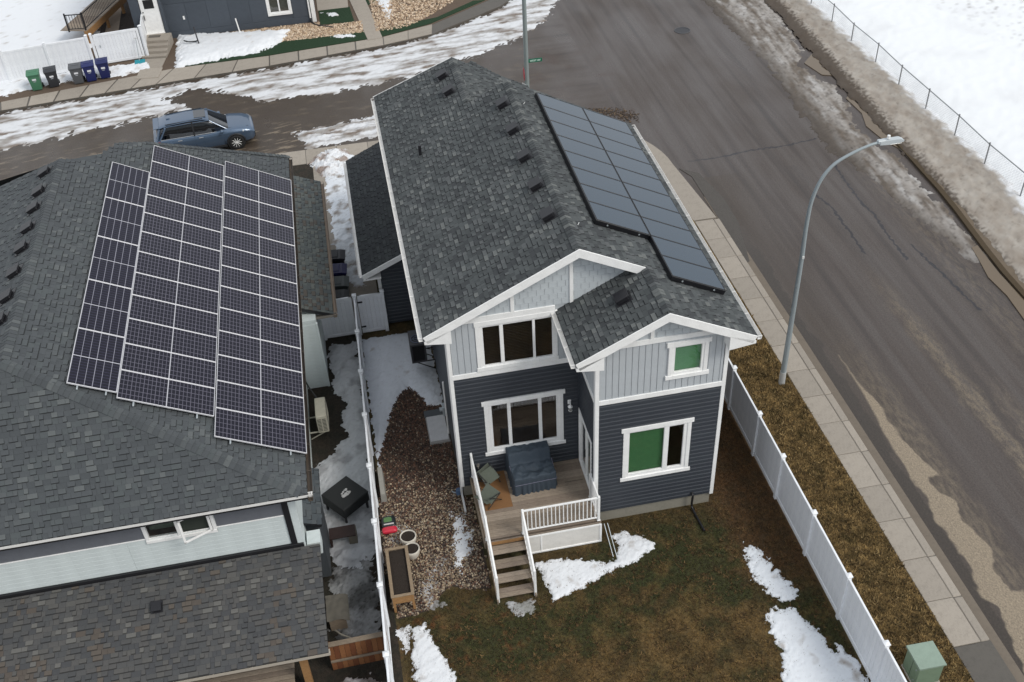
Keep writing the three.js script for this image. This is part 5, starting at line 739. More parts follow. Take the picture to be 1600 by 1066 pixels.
// neighbour's side
{ const u = thing('heat_pump', 'cream outdoor heat pump unit on the neighbouring side wall', 'heat pump', [-3.98, 0.32, -3.9]); const m = mat(S(196, 190, 172), { roughness: 0.5, map: softTex });
  part('cabinet', bx(-0.17, 0.17, 0, 0.72, -0.46, 0.46, 0.02), m, u); part('grille', bx(0.172, 0.18, 0.08, 0.62, -0.36, 0.2), M.black, u); for (let i = 0; i < 9; i++) part('grille_slat', cb(0.01, 0.014, 0.56, 0.003), m, u, [0.184, 0.12 + i * 0.056, -0.08]);
  for (let j = 0; j < 2; j++) for (let i = 0; i < 9; i++) part('end_vent', cb(0.12, 0.026, 0.008, 0.002), M.black, u, [-0.08 + j * 0.15, 0.1 + i * 0.06, 0.462]);
  part('bracket', [bar([-0.48, -0.02, 0.36], [0.17, -0.02, 0.36], 0.04), bar([-0.48, -0.02, -0.36], [0.17, -0.02, -0.36], 0.04), bar([-0.46, -0.3, 0.36], [0.1, -0.02, 0.36], 0.03)], mat(S(170, 166, 152), { roughness: 0.5 }), u); part('refrigerant_line', tube([[-0.1, 0.6, -0.47], [-0.12, 0.62, -0.62], [-0.3, 0.9, -0.85], [-0.42, 1.4, -0.9]], 0.025), M.black, u); }
{ const t = thing('covered_table', 'square garden table under a black cover with a lump of snow on it', 'table', [-3.48, 0, -0.28], 0.66); const c = mat(S(26, 28, 29), { roughness: 0.7, map: rep(grainTex, 2) }); part('cover_top', bx(-0.5, 0.5, 0.68, 0.74, -0.5, 0.5, 0.02), c, t); part('cover_skirt', [bx(-0.49, 0.49, 0.35, 0.68, 0.46, 0.49), bx(-0.49, 0.49, 0.35, 0.68, -0.49, -0.46), bx(0.46, 0.488, 0.35, 0.68, -0.46, 0.46), bx(-0.488, -0.46, 0.35, 0.68, -0.46, 0.46)], c, t); for (const x of [-0.42, 0.42]) for (const z of [-0.42, 0.42]) part('leg', bx(x - 0.03, x + 0.03, 0, 0.4, z - 0.03, z + 0.03), M.black, t);
  const s = []; for (let i = 0; i < 16; i++) { const g = new THREE.IcosahedronGeometry(R(0.02, 0.055), 1); s.push(clean(g).scale(1.2, 0.6, 1).translate(R(-0.13, 0.13), 0.75, R(-0.13, 0.13))); } solo('snow_lump', merge(s), mat([0.4, 0.4, 0.4], { roughness: 0.9 }), 'crumbs of grey snow on the black table cover', 'snow lump').applyMatrix4(new THREE.Matrix4().makeRotationY(0.66).setPosition(-3.48, 0, -0.28)); }
{ const b = thing('storage_bench', 'low dark brown bench below the covered table', 'bench', [-3.72, 0, 0.95]); part('seat', bx(-0.34, 0.42, 0.42, 0.47, -0.2, 0.22), mat(S(46, 28, 24), { roughness: 0.6, map: woodTex }), b); part('side', bx(0.2, 0.44, 0.02, 0.42, -0.2, 0.2), mat(S(110, 104, 92), { roughness: 0.7 }), b); part('side', bx(-0.34, -0.28, 0.02, 0.42, -0.2, 0.2), mat(S(46, 28, 24), { roughness: 0.6 }), b); }
solo('garden_hose', tube([[-4.1, 0.25, 4.15], [-3.95, 0.3, 4.35], [-3.75, 0.24, 4.45], [-3.5, 0.16, 4.6], [-3.42, 0.1, 4.75], [-3.55, 0.08, 4.85], [-3.75, 0.1, 4.7], [-3.9, 0.12, 4.6]], 0.024, 70), mat(S(140, 134, 122), { roughness: 0.6 }), 'grey garden hose coiled behind the cedar fence', 'hose');
{ const w = thing('fire_pit_cover', 'grey sagging tarp over a bench beside the lower roof', 'tarp', [-3.98, 0, 3.6]); const g = new THREE.PlaneGeometry(0.6, 0.85, 10, 14).rotateX(-Math.PI / 2), p = g.attributes.position; for (let i = 0; i < p.count; i++) p.setY(i, 0.5 - 1.1 * Math.pow(Math.max(0, p.getX(i)), 2) + 0.03 * n2(p.getX(i) * 4, p.getZ(i) * 4)); g.computeVertexNormals(); part('tarp', clean(g), mat(S(92, 88, 80), { roughness: 0.9, side: THREE.DoubleSide }), w); part('frame', [bx(-0.25, 0.2, 0, 0.44, -0.38, -0.34), bx(-0.25, 0.2, 0, 0.44, 0.34, 0.38)], M.greyWood, w); }

// ---------- wheeled bins ----------
function bin(label, c, pos, turn, group) {
  const b = thing('wheeled_bin', label, 'bin', pos, turn, group), m = mat(c, { roughness: 0.5, map: softTex }), W = 0.29, D = 0.33, H = 0.92, t = [];
  const lo = [[-W * 0.8, -D * 0.72], [W * 0.8, -D * 0.72], [W * 0.8, D * 0.72], [-W * 0.8, D * 0.72]], hi = [[-W, -D], [W, -D], [W, D], [-W, D]]; for (let i = 0; i < 4; i++) { const j = (i + 1) % 4, a = [lo[i][0], 0.06, lo[i][1]], e = [lo[j][0], 0.06, lo[j][1]], f = [hi[j][0], H, hi[j][1]], g = [hi[i][0], H, hi[i][1]]; t.push(...a, ...f, ...e, ...a, ...g, ...f); }
  part('body', [fromTris(t), bx(-W - 0.02, W + 0.02, H - 0.06, H, -D - 0.02, D + 0.02)], m, b);
  const lid = part('lid', [prism([[-D - 0.04, 0], [D + 0.05, 0], [D + 0.05, 0.025], [D * 0.6, 0.075], [-D * 0.7, 0.085], [-D - 0.04, 0.04]], -W - 0.03, W + 0.03).rotateY(-Math.PI / 2).translate(0, H + 0.002, 0), bx(-W * 0.7, W * 0.7, H + 0.06, H + 0.1, -D * 0.5, D * 0.3, 0.02)], m, b);
  part('handle', [cyl(0.018, 0.018, 0.5, 10).rotateZ(Math.PI / 2).translate(0, H - 0.02, -D - 0.09), bx(-0.24, -0.2, H - 0.05, H, -D - 0.1, -D), bx(0.2, 0.24, H - 0.05, H, -D - 0.1, -D)], m, b);
  for (const s of [-1, 1]) part('wheel', cyl(0.11, 0.11, 0.05, 18).rotateZ(Math.PI / 2).translate(s * 0.26, 0.11, -D * 0.78), M.rubber, b);
  part('label', mv(cb(0.2, 0.1, 0.006, 0.001), 0, 0.66, D * 0.925 + 0.003, -0.11), mat(S(206, 208, 212), { roughness: 0.5 }), b); part('label', mv(cb(0.13, 0.03, 0.006, 0.001), 0, 0.54, D * 0.89 + 0.003, -0.11), mat(S(170, 174, 182), { roughness: 0.5 }), b); return b;
}
bin('green wheeled bin, leftmost of the row at the far sidewalk', S(70, 120, 92), [-17.45, 0, -33.35], 0.12, 'bins at the far sidewalk'); bin('black wheeled bin next to the green one', S(48, 50, 54), [-16.62, 0, -33.5], 0.2, 'bins at the far sidewalk'); bin('grey wheeled bin in the middle of the far row', S(84, 86, 90), [-15.35, 0, -33.55], 0.1, 'bins at the far sidewalk'); bin('navy blue wheeled bin between the grey one and another navy one', S(26, 36, 92), [-14.72, 0, -33.65], 0.18, 'bins at the far sidewalk'); bin('navy blue wheeled bin at the right end of the far row', S(24, 33, 86), [-14.02, 0, -33.82], 0.15, 'bins at the far sidewalk');
bin('dark bin farthest up the alley beside the side roof', S(40, 40, 48), [-2.98, 0, -12.5], 1.5, 'bins in the alley'); bin('navy bin in the middle of the alley row', S(34, 34, 84), [-2.98, 0, -11.55], 1.5, 'bins in the alley'); bin('grey bin in the alley just behind the navy one', S(74, 80, 80), [-2.96, 0, -10.7], 1.5, 'bins in the alley'); bin('black bin nearest the white double gate', S(36, 38, 40), [-3.02, 0, -9.85], 1.5, 'bins in the alley');
console.log('yard things');

// =====================================================================
// STREET THINGS
// =====================================================================
{ const l = thing('street_lamp', 'tall curved galvanised street lamp beside the sidewalk', 'street lamp', [11.17, 0, -2.53]); const g = mat([0.34, 0.39, 0.41], { roughness: 0.45, metalness: 0.3, map: softTex });
  part('pole', [cyl(0.07, 0.095, 5.2, 20).translate(0, 2.6, 0)], g, l); part('base_sleeve', cyl(0.105, 0.108, 0.55, 20).translate(0, 0.275, 0), mat([0.5, 0.51, 0.5], { roughness: 0.6, metalness: 0.3 }), l);
  const C = new THREE.CatmullRomCurve3([[0, 5.2, 0], [-0.02, 6.4, 0], [0.03, 7.2, 0], [0.22, 7.85, 0], [0.52, 8.27, 0], [1.0, 8.55, 0], [1.55, 8.75, 0], [1.85, 8.8, 0]].map(p => V3(...p))); const seg = 60, rad = 12, tg = new THREE.TubeGeometry(C, seg, 1, rad), p = tg.attributes.position; for (let i = 0; i <= seg; i++) { const c = C.getPointAt(i / seg), r = lerp(0.07, 0.038, i / seg); for (let j = 0; j <= rad; j++) { const k = i * (rad + 1) + j; p.setXYZ(k, c.x + (p.getX(k) - c.x) * r, c.y + (p.getY(k) - c.y) * r, c.z + (p.getZ(k) - c.z) * r); } }
  part('arm', clean(tg), g, l); part('hand_hole', bx(-0.04, 0.04, 5.15, 5.25, 0.07, 0.1), mat([0.55, 0.56, 0.55]), l);
  const h = part('lamp_head', [prism([[1.8, 8.74], [2.1, 8.72], [2.5, 8.76], [2.52, 8.8], [2.4, 8.86], [1.98, 8.86], [1.8, 8.84]], -0.085, 0.085), bx(1.74, 1.98, 8.76, 8.87, -0.07, 0.07, 0.02)], mat([0.46, 0.5, 0.52], { roughness: 0.45 }), l); part('photocell', cyl(0.045, 0.045, 0.1, 12).translate(2.06, 8.93, 0), M.white, h); part('lens', bx(2.1, 2.45, 8.715, 8.735, -0.09, 0.09), mat([0.5, 0.5, 0.48], { roughness: 0.2 }), h); }
{ const s = thing('sign_pole', 'tall grey pole carrying a green street name blade and stop sign', 'sign pole', [6.82, 0, -23.4]); const g = mat([0.30, 0.35, 0.35], { roughness: 0.5, metalness: 0.3, map: softTex });
  part('pole', cyl(0.085, 0.115, 8.6, 18).translate(0, 4.3, 0), g, s);
  const cv = document.createElement('canvas'); cv.width = 256; cv.height = 72; const x = cv.getContext('2d'); x.fillStyle = '#0c6a50'; x.fillRect(0, 0, 256, 72); x.fillStyle = '#dfeee6'; x.font = 'bold 50px sans-serif'; x.textBaseline = 'middle'; x.textAlign = 'center'; x.fillText('WEST AV', 128, 38, 240); const ct = new THREE.CanvasTexture(cv); ct.colorSpace = THREE.SRGBColorSpace;
  const bl = part('street_name_blade', bx(0.1, 0.75, 2.72, 2.9, -0.006, 0.006, 0.002), mat(S(12, 104, 78), { roughness: 0.4 }), s); part('lettering', clean(new THREE.PlaneGeometry(0.64, 0.17).translate(0.425, 2.81, 0.0085)), new THREE.MeshStandardMaterial({ map: ct, roughness: 0.4 }), bl);
  const oc = []; for (let i = 0; i < 8; i++) { const a = (i + 0.5) / 8 * Math.PI * 2; oc.push([0.32 * Math.cos(a), 0.32 * Math.sin(a)]); } const st = part('stop_sign', prism(oc, -0.004, 0.004), mat(S(186, 42, 62), { roughness: 0.4 }), s, [-0.13, 2.2, 0.02], [0, -1.65, 0]); part('back', prism(oc.map(p => [p[0] * 0.98, p[1] * 0.98]), -0.007, -0.0045), mat([0.5, 0.5, 0.52], { roughness: 0.4, metalness: 0.4 }), st);
  part('tab_sign', prism([[-0.22, -0.08], [0.22, -0.08], [0.22, 0.08], [-0.22, 0.08]], -0.004, 0.004), M.white, s, [-0.1, 1.62, 0.05], [0, -1.15, 0]); }
{ const t = thing('transformer_box', 'pale green utility transformer cabinet beside the fence end', 'utility box', [10.34, 0, 8.58]); const m = mat(S(138, 156, 142), { roughness: 0.5, map: softTex }), m2 = mat(S(122, 142, 120), { roughness: 0.5, map: softTex });
  part('cabinet', bx(-0.33, 0.33, 0.06, 0.8, -0.32, 0.3, 0.012), m2, t); part('lid', prism([[-0.355, 0.79], [0.355, 0.79], [0.355, 0.835], [-0.355, 0.855]], -0.37, 0.335), m, t); part('plinth', bx(-0.36, 0.36, -0.02, 0.07, -0.35, 0.33, 0.015), M.concrete, t); part('door_seam', bx(-0.334, -0.33, 0.12, 0.74, -0.005, 0.005, 0.001), M.black, t); part('bolt', mv(cyl(0.02, 0.02, 0.02, 8), -0.335, 0.62, 0.2, 0, 0, Math.PI / 2), M.steel, t); part('bolt', mv(cyl(0.02, 0.02, 0.02, 8), -0.335, 0.2, 0.2, 0, 0, Math.PI / 2), M.steel, t); }

{ // ---------- parked SUV: front at +x ----------
  const c = thing('parked_car', 'blue-grey SUV standing on the brown street behind the solar roof', 'car', [-8.45, RY, -24.9], 0.1), paint = new THREE.MeshPhysicalMaterial({ color: col(S(80, 99, 122)), metalness: 0.45, roughness: 0.35, clearcoat: 1, clearcoatRoughness: 0.06 }), dark = mat([0.016, 0.017, 0.02], { roughness: 0.5 }), gl = new THREE.MeshPhysicalMaterial({ color: col([0.012, 0.014, 0.018]), roughness: 0.05, clearcoat: 1 }), chrome = mat([0.55, 0.57, 0.6], { roughness: 0.3, metalness: 0.5 });
  // body by cross sections: [x, sill y, shoulder y, deck y, half width at sill, shoulder, deck]
  const ST = [[-2.28, 0.5, 0.72, 0.9, 0.72, 0.74, 0.7], [-2.2, 0.34, 0.78, 1.0, 0.82, 0.86, 0.78], [-1.9, 0.27, 0.82, 1.04, 0.88, 0.91, 0.82], [-1.35, 0.25, 0.84, 1.03, 0.89, 0.93, 0.84], [-0.6, 0.25, 0.84, 1.0, 0.88, 0.915, 0.84], [0.2, 0.25, 0.83, 0.98, 0.88, 0.91, 0.84], [0.85, 0.27, 0.87, 1.04, 0.88, 0.915, 0.82], [1.35, 0.27, 0.88, 1.04, 0.89, 0.93, 0.8], [1.85, 0.29, 0.86, 1.0, 0.88, 0.91, 0.74], [2.15, 0.32, 0.8, 0.93, 0.82, 0.85, 0.64], [2.3, 0.42, 0.68, 0.8, 0.68, 0.72, 0.55]];
  const ring = s => { const [x, a, b, d, w0, w1, w2] = s, r = []; const pts = [[0, a], [w0 * 0.9, a], [w0, a + 0.07], [lerp(w0, w1, 0.6), lerp(a, b, 0.55)], [w1, b - 0.03], [w1 - 0.02, b + 0.03], [lerp(w1, w2, 0.6), lerp(b, d, 0.7)], [w2, d - 0.01], [w2 * 0.7, d + 0.02], [0, d + 0.035]]; for (const p of pts) r.push([x, p[1], p[0]]); for (let i = pts.length - 2; i > 0; i--) r.push([x, pts[i][1], -pts[i][0]]); return r; };
  const loft = (rings) => { const n = rings[0].length, pos = [], ix = []; rings.forEach(r => r.forEach(p => pos.push(...p))); for (let i = 0; i + 1 < rings.length; i++) for (let j = 0; j < n; j++) { const a = i * n + j, b = i * n + (j + 1) % n; ix.push(a, b, a + n, b, b + n, a + n); } const cap = (o, f) => { for (let j = 1; j + 1 < n; j++) f ? ix.push(o, o + j, o + j + 1) : ix.push(o, o + j + 1, o + j); }; cap(0, 1); cap((rings.length - 1) * n, 0); const g = new THREE.BufferGeometry(); g.setAttribute('position', new THREE.Float32BufferAttribute(pos, 3)); g.setIndex(ix); g.computeVertexNormals(); g.setAttribute('uv', new THREE.Float32BufferAttribute(new Float32Array(pos.length / 3 * 2), 2)); return g; };
  const dense = []; for (let i = 0; i + 1 < ST.length; i++) for (let k = 0; k < 3; k++) dense.push(ST[i].map((v, q) => lerp(v, ST[i + 1][q], k / 3))); dense.push(ST[ST.length - 1]);
  const body = part('body', loft(dense.map(ring)), paint, c);
  // greenhouse: dark glass core, painted roof and pillars around it
  const GH = [[-2.12, 0.95, 1.02, 0.76, 0.7], [-1.85, 1.0, 1.5, 0.8, 0.62], [-1.5, 1.0, 1.6, 0.81, 0.62], [-0.6, 0.97, 1.65, 0.82, 0.63], [0.1, 0.95, 1.61, 0.82, 0.62], [0.4, 0.95, 1.5, 0.81, 0.61], [1.14, 0.98, 1.07, 0.76, 0.68]];
  const gring = (s, k = 1) => { const [x, a, t, w0, w1] = s; return [[x, a, 0], [x, a, w0 * k], [x, lerp(a, t, 0.85), lerp(w0, w1, 0.8) * k], [x, t, w1 * 0.86 * k], [x, t + 0.02, 0], [x, t, -w1 * 0.86 * k], [x, lerp(a, t, 0.85), -lerp(w0, w1, 0.8) * k], [x, a, -w0 * k]]; };
  part('cabin_glass', loft(GH.map(s => gring(s))), gl, c);
  const top = (x, z0, z1) => 0; const rp = [[-2.0, 1.46, 0.55], [-1.85, 1.545, 0.6], [-1.5, 1.625, 0.605], [-0.6, 1.675, 0.615], [0.1, 1.64, 0.605], [0.36, 1.56, 0.59]];
  part('roof', loft(rp.map(([x, y, w]) => [[x, y - 0.035, 0], [x, y - 0.05, w], [x, y - 0.01, w * 0.97], [x, y + 0.012, w * 0.6], [x, y + 0.016, 0], [x, y + 0.012, -w * 0.6], [x, y - 0.01, -w * 0.97], [x, y - 0.05, -w]])), paint, c);
  part('sunroof', mv(cb(0.52, 0.012, 0.78, 0.004), -0.02, 1.665, 0, 0, 0, -0.055), gl, c);
  for (const s of [-1, 1]) { part('pillar', bar([0.36, 1.52, s * 0.6], [1.1, 1.0, s * 0.735], 0.07, 0.05, 0.015), paint, c); part('pillar', bar([-0.42, 1.6, s * 0.635], [-0.42, 0.98, s * 0.825], 0.07, 0.03, 0.008), dark, c); part('pillar', [bar([-1.62, 1.55, s * 0.635], [-2.02, 0.98, s * 0.79], 0.16, 0.06, 0.015), bar([-1.9, 1.48, s * 0.61], [-2.1, 1.0, s * 0.74], 0.14, 0.07, 0.02)], paint, c); part('belt_trim', bar([-1.95, 1.03, s * 0.81], [1.05, 0.99, s * 0.8], 0.03, 0.025), chrome, c); part('window_rail', bar([-1.6, 1.56, s * 0.64], [0.36, 1.55, s * 0.625], 0.05, 0.04, 0.01), paint, c); part('roof_rail', bar([-1.6, 1.64, s * 0.55], [0.1, 1.67, s * 0.55], 0.035, 0.035, 0.01), dark, c);
    part('mirror', mv(cb(0.14, 0.13, 0.2, 0.04), 0.82, 1.06, s * 1.0), paint, c); part('headlight', bar([2.17, 0.8, s * 0.62], [1.75, 0.88, s * 0.9], 0.05, 0.09, 0.02), mat([0.75, 0.78, 0.8], { roughness: 0.2 }), c); part('tail_light', bar([-2.22, 0.92, s * 0.62], [-1.98, 0.94, s * 0.87], 0.06, 0.11, 0.02), mat(S(150, 20, 30), { roughness: 0.25 }), c); part('sill_cladding', bx(-1.0, 0.95, 0.22, 0.34, s * 0.885 - 0.03, s * 0.885 + 0.03), dark, c);
    part('door_handle', bar([-0.25, 0.9, s * 0.918], [-0.05, 0.9, s * 0.918], 0.025, 0.03), chrome, c); part('door_handle', bar([-1.2, 0.92, s * 0.922], [-1.0, 0.92, s * 0.922], 0.025, 0.03), chrome, c);
    for (const x of [-1.38, 1.38]) { const ar = part('wheel_arch', clean(new THREE.TorusGeometry(0.41, 0.045, 8, 24, Math.PI)).translate(x, 0.37, s * 0.925), dark, c); part('arch_well', cyl(0.4, 0.4, 0.05, 28).rotateX(Math.PI / 2).translate(x, 0.36, s * 0.915), M.rubber, c);
      const w = part('wheel', clean(new THREE.TorusGeometry(0.285, 0.085, 12, 32)).translate(x, 0.37, s * 0.9), M.rubber, c); const rm = [cyl(0.05, 0.05, 0.03, 12).rotateX(Math.PI / 2).translate(x, 0.37, s * 0.955)]; for (let k = 0; k < 10; k++) { const a = k / 10 * Math.PI * 2; rm.push(bar([x + 0.04 * Math.cos(a), 0.37 + 0.04 * Math.sin(a), s * 0.952], [x + 0.235 * Math.cos(a), 0.37 + 0.235 * Math.sin(a), s * 0.948], 0.04, 0.02)); } part('rim', rm, mat([0.75, 0.75, 0.73], { roughness: 0.4 }), w); part('brake_disc', cyl(0.2, 0.2, 0.02, 24).rotateX(Math.PI / 2).translate(x, 0.37, s * 0.925), dark, w); } }
  part('bumper', [bx(-2.31, -2.2, 0.34, 0.52, -0.66, 0.66, 0.03), bx(2.14, 2.3, 0.3, 0.44, -0.55, 0.55, 0.03)], dark, c); part('grille', bx(2.235, 2.3, 0.46, 0.62, -0.4, 0.4, 0.02), dark, c); part('rear_window', mv(cb(0.02, 0.42, 1.1, 0.008), -2.04, 1.24, 0, 0, 0, -0.45), gl, c); part('antenna_fin', mv(cb(0.16, 0.05, 0.03, 0.01), -1.45, 1.66, 0), paint, c);
  for (const q of [-1, 1]) { part('hood_seam', bar([1.15, 1.052, q * 0.7], [2.05, 0.965, q * 0.62], 0.012, 0.012), dark, c); for (const xx of [-0.42, 0.86]) part('door_seam', bar([xx, 0.98, q * 0.845], [xx, 0.34, q * 0.9], 0.012, 0.05, 0.002), dark, c); } part('number_plate', bx(-2.3, -2.285, 0.56, 0.7, -0.24, 0.24), M.white, c); part('spoiler', mv(cb(0.26, 0.03, 1.16, 0.01), -2.03, 1.52, 0, 0, 0, 0.05), paint, c); part('wiper_cowl', bx(1.02, 1.14, 1.03, 1.066, -0.66, 0.66), dark, c);
}

// ---------- grey house across the street ----------
{
  const h = thing('grey_house', 'dark slate-grey house with a white door across the street', 'house'), zf = -38.1, wm = mat(S(70, 77, 86), { roughness: 0.7, map: rep(softTex, 0.6) }), w2 = mat(S(73, 80, 89), { roughness: 0.7, map: softTex });
  const wo = [-5.28, -3.9, 0.62, 2.3], wall = wallSheet(h, 'front_wall', [[-10.9, -0.02], [-2.65, -0.02], [-2.65, 5.2], [-10.9, 5.2]], [hole(wo)], wm, [0, 0, zf], 0);
  for (let i = 0; i < 7; i++) for (let r = 0; r < 3; r++) { const a = -10.88 + i * 1.17, b = Math.min(a + 1.16, -2.72), y0 = 0.35 + r * 1.6, y1 = y0 + 1.58; for (const [u, v] of spans(a, b, (y0 < wo[3] && y1 > wo[2]) ? [[wo[0], wo[1]]] : [])) part('wall_panel', cb(v - u, y1 - y0, 0.02, 0.006), (i + r) % 2 ? wm : w2, wall, [(u + v) / 2, (y0 + y1) / 2, 0.01]); }
  makeWindow(h, [0, 0, zf], 0, wo, [[-5.1, -4.63, 0.82, 2.1, null, mat(S(150, 150, 140), { roughness: 0.8 })], [-4.55, -4.08, 0.82, 2.1, null, mat(S(150, 150, 140), { roughness: 0.8 })]], { ear: 0 });
  part('base_board', bx(-10.9, -2.65, -0.02, 0.34, zf, zf + 0.03), w2, h); part('corner_board', bx(-2.85, -2.62, 0, 5.2, zf, zf + 0.05), M.white, h); part('right_wall', bx(-2.8, -2.63, 0, 5.2, -46, zf - 0.01), wm, h); part('downspout', bx(-2.98, -2.9, 0.1, 5.2, zf + 0.04, zf + 0.12), M.white, h);
  part('entry_wall', [bx(-12.55, -12.05, 0, 5.2, -38.4, -37.55), bx(-11.0, -10.85, 0, 5.2, -38.4, -37.55), bx(-12.05, -11.0, 2.75, 5.2, -38.4, -37.55), bx(-12.05, -11.0, 0, 0.6, -38.4, -37.55)], wm, h);
  const d = part('front_door', bx(-12.02, -11.03, 0.62, 2.73, -37.68, -37.6, 0.01), M.white, h); part('door_light', bx(-11.8, -11.26, 2.0, 2.5, -37.6, -37.588), M.black, d); part('handle', [bx(-11.94, -11.9, 1.38, 1.66, -37.59, -37.54), cyl(0.035, 0.035, 0.03, 10).rotateX(Math.PI / 2).translate(-11.92, 1.82, -37.585)], M.black, d); part('threshold', bx(-12.04, -11.01, 0.58, 0.63, -37.6, -37.45), M.gutter, d);
  part('roof', bx(-13.2, -2.2, 5.2, 5.4, -46.5, -37.6), roofA.plain[0], h); part('wall_outlet', bx(-9.95, -9.85, 1.0, 1.2, zf + 0.02, zf + 0.06), M.white, h); part('wall_outlet', bx(-9.4, -9.3, 2.45, 2.6, zf + 0.02, zf + 0.06), M.white, h); part('wall_outlet', bx(-8.5, -8.38, 2.4, 2.6, zf + 0.02, zf + 0.06), M.white, h); part('downspout_elbow', tube([[-2.94, 0.25, zf + 0.1], [-2.9, 0.1, zf + 0.3], [-2.6, 0.06, zf + 0.75], [-2.2, 0.05, zf + 1.0], [-1.7, 0.04, zf + 1.3]], 0.05), M.black, h);
}
{ const s = thing('concrete_steps', 'concrete landing and steps at the white door', 'steps', [-11.35, 0, -37.5], -0.13); for (let i = 0; i < 4; i++) { const z0 = i === 0 ? 0 : 0.95 + (i - 1) * 0.36, z1 = 0.95 + i * 0.36, hh = 0.6 - i * 0.15; part('step', bx(-0.68, 0.68, 0, hh, z0 + 0.001, z1, 0.015), concTones[i % 2 ? 3 : 1], s); } part('door_mat', bx(-0.5, 0.15, 0.6, 0.62, 0.25, 0.55), mat(S(92, 88, 82), { roughness: 1 }), s); for (let i = 0; i < 2; i++) part('path_slab', cb(1.2, 0.06, 1.2, 0.01), concTones[(i + 1) % 4], s, [0.04 + i * 0.06, 0.015, 2.68 + i * 1.22]); }
{ const p = thing('wood_porch', 'wooden porch edge with black metal railing beyond the far fence', 'porch', [-15.2, 0, -38.4], 0); part('platform', bx(-0.2, 0, 0.55, 0.9, -5, 0.2), M.cedar, p); for (let i = 0; i < 5; i++) part('porch_board', bx(-1.6, -0.02, 0.9, 0.93, -5 + i * 1.04, -3.97 + i * 1.04), M.deck[i % 4], p); p.rotation.y = -0.32;
  const r = part('railing', [bar([-0.1, 1.85, -5], [-0.1, 1.85, 0.1], 0.05), bar([-0.1, 1.05, -5], [-0.1, 1.05, 0.1], 0.04), bar([-0.1, 1.85, 0.1], [-1.0, 1.85, 0.3], 0.05), bar([-0.1, 0.9, 0.1], [-0.1, 1.95, 0.1], 0.07), bar([-1.0, 0.9, 0.3], [-1.0, 1.95, 0.3], 0.07), bar([-0.1, 1.05, 0.1], [-1.0, 1.05, 0.3], 0.04)], M.black, p); for (let i = 0; i < 30; i++) part('baluster', cb(0.022, 0.8, 0.022, 0.003), M.black, r, [-0.1, 1.45, -4.9 + i * 0.168]); for (let i = 0; i < 6; i++) part('baluster', cb(0.022, 0.8, 0.022, 0.003), M.black, r, [-0.1 - (i + 0.5) * 0.15, 1.45, 0.1 + (i + 0.5) * 0.033]); for (const z of [-4.5, -2.4, 0]) part('porch_leg', bx(-0.18, -0.04, 0, 0.55, z - 0.07, z + 0.07), M.cedar, p); }
struct('dark_bed', slabXZ([[-14.9, -36.2], [-12.4, -36.6], [-12.5, -46], [-15.2, -46]], -0.1, 0.02), mat(S(46, 36, 30), { roughness: 1, map: rep(grainTex, 1.5), bumpMap: roughBump, bumpScale: 0.05 }), 'dark mulch bed behind the far fence');
struct('gravel_path', slabXZ([[-14.6, -36.0], [-13.8, -36.1], [-14.2, -46], [-14.9, -46]], -0.1, 0.03), mat(S(140, 126, 112), { roughness: 1, map: rep(grainTex, 1.5) }), 'pale gravel path behind the far fence');
{ const s = thing('snow_shovel', 'teal snow shovel leaning on the white gate', 'shovel', [-12.35, 0, -35.2]); part('handle', bar([0, 0.12, 0.1], [0.05, 1.25, -0.3], 0.03), M.steel, s); part('grip', bar([-0.05, 1.27, -0.3], [0.15, 1.27, -0.3], 0.03), mat([0.5, 0.5, 0.5]), s); part('blade', mv(cb(0.55, 0.03, 0.4, 0.01), 0.02, 0.12, 0.2, 0.3), mat(S(24, 132, 146), { roughness: 0.45 }), s); }
for (const [x, z, h, l] of [[-9.15, -36.1, 1.2, 'dark post standing in the snow drift by the grey house'], [-6.95, -37.3, 0.95, 'pale thin stake against the grey house wall']]) { const p = solo('garden_stake', bar([x, 0, z], [x - 0.12, h, z - 0.2], 0.06), h > 1 ? mat(S(52, 52, 56)) : M.gutter, l, 'stake', 'garden stakes'); }
solo('black_hose', tube([[-10.0, 0.38, -36.6], [-9.7, 0.4, -36.3], [-9.3, 0.36, -36.4], [-9.2, 0.5, -36.2]], 0.035), M.black, 'black hose lying on the snow drift', 'hose');
function shrub(label, pos, r) { const s = thing('bare_shrub', label, 'shrub', pos, 0, 'bare shrubs in the gravel bed'); const tw = []; for (let i = 0; i < 26; i++) { const a = R(0, 6.28), b = R(0.3, 1.3), L = r * R(0.6, 1.1); const e = [Math.cos(a) * Math.cos(b) * L, Math.sin(b) * L, Math.sin(a) * Math.cos(b) * L]; tw.push(bar([0, 0.02, 0], e, 0.014, 0.014, 0.003)); for (let k = 0; k < 4; k++) { const t = R(0.4, 1); tw.push(bar(e.map(v => v * t), e.map((v, q) => v * t + R(-0.12, 0.12) * r * 2), 0.008, 0.008, 0.002)); } } part('stems', tw.slice(0, 40), mat(S(66, 50, 40), { roughness: 1 }), s); part('twigs', tw.slice(40), mat(S(78, 60, 44), { roughness: 1 }), s); }
shrub('small bare brown shrub in the pale gravel bed', [7.9, 0, -42.2], 0.5);

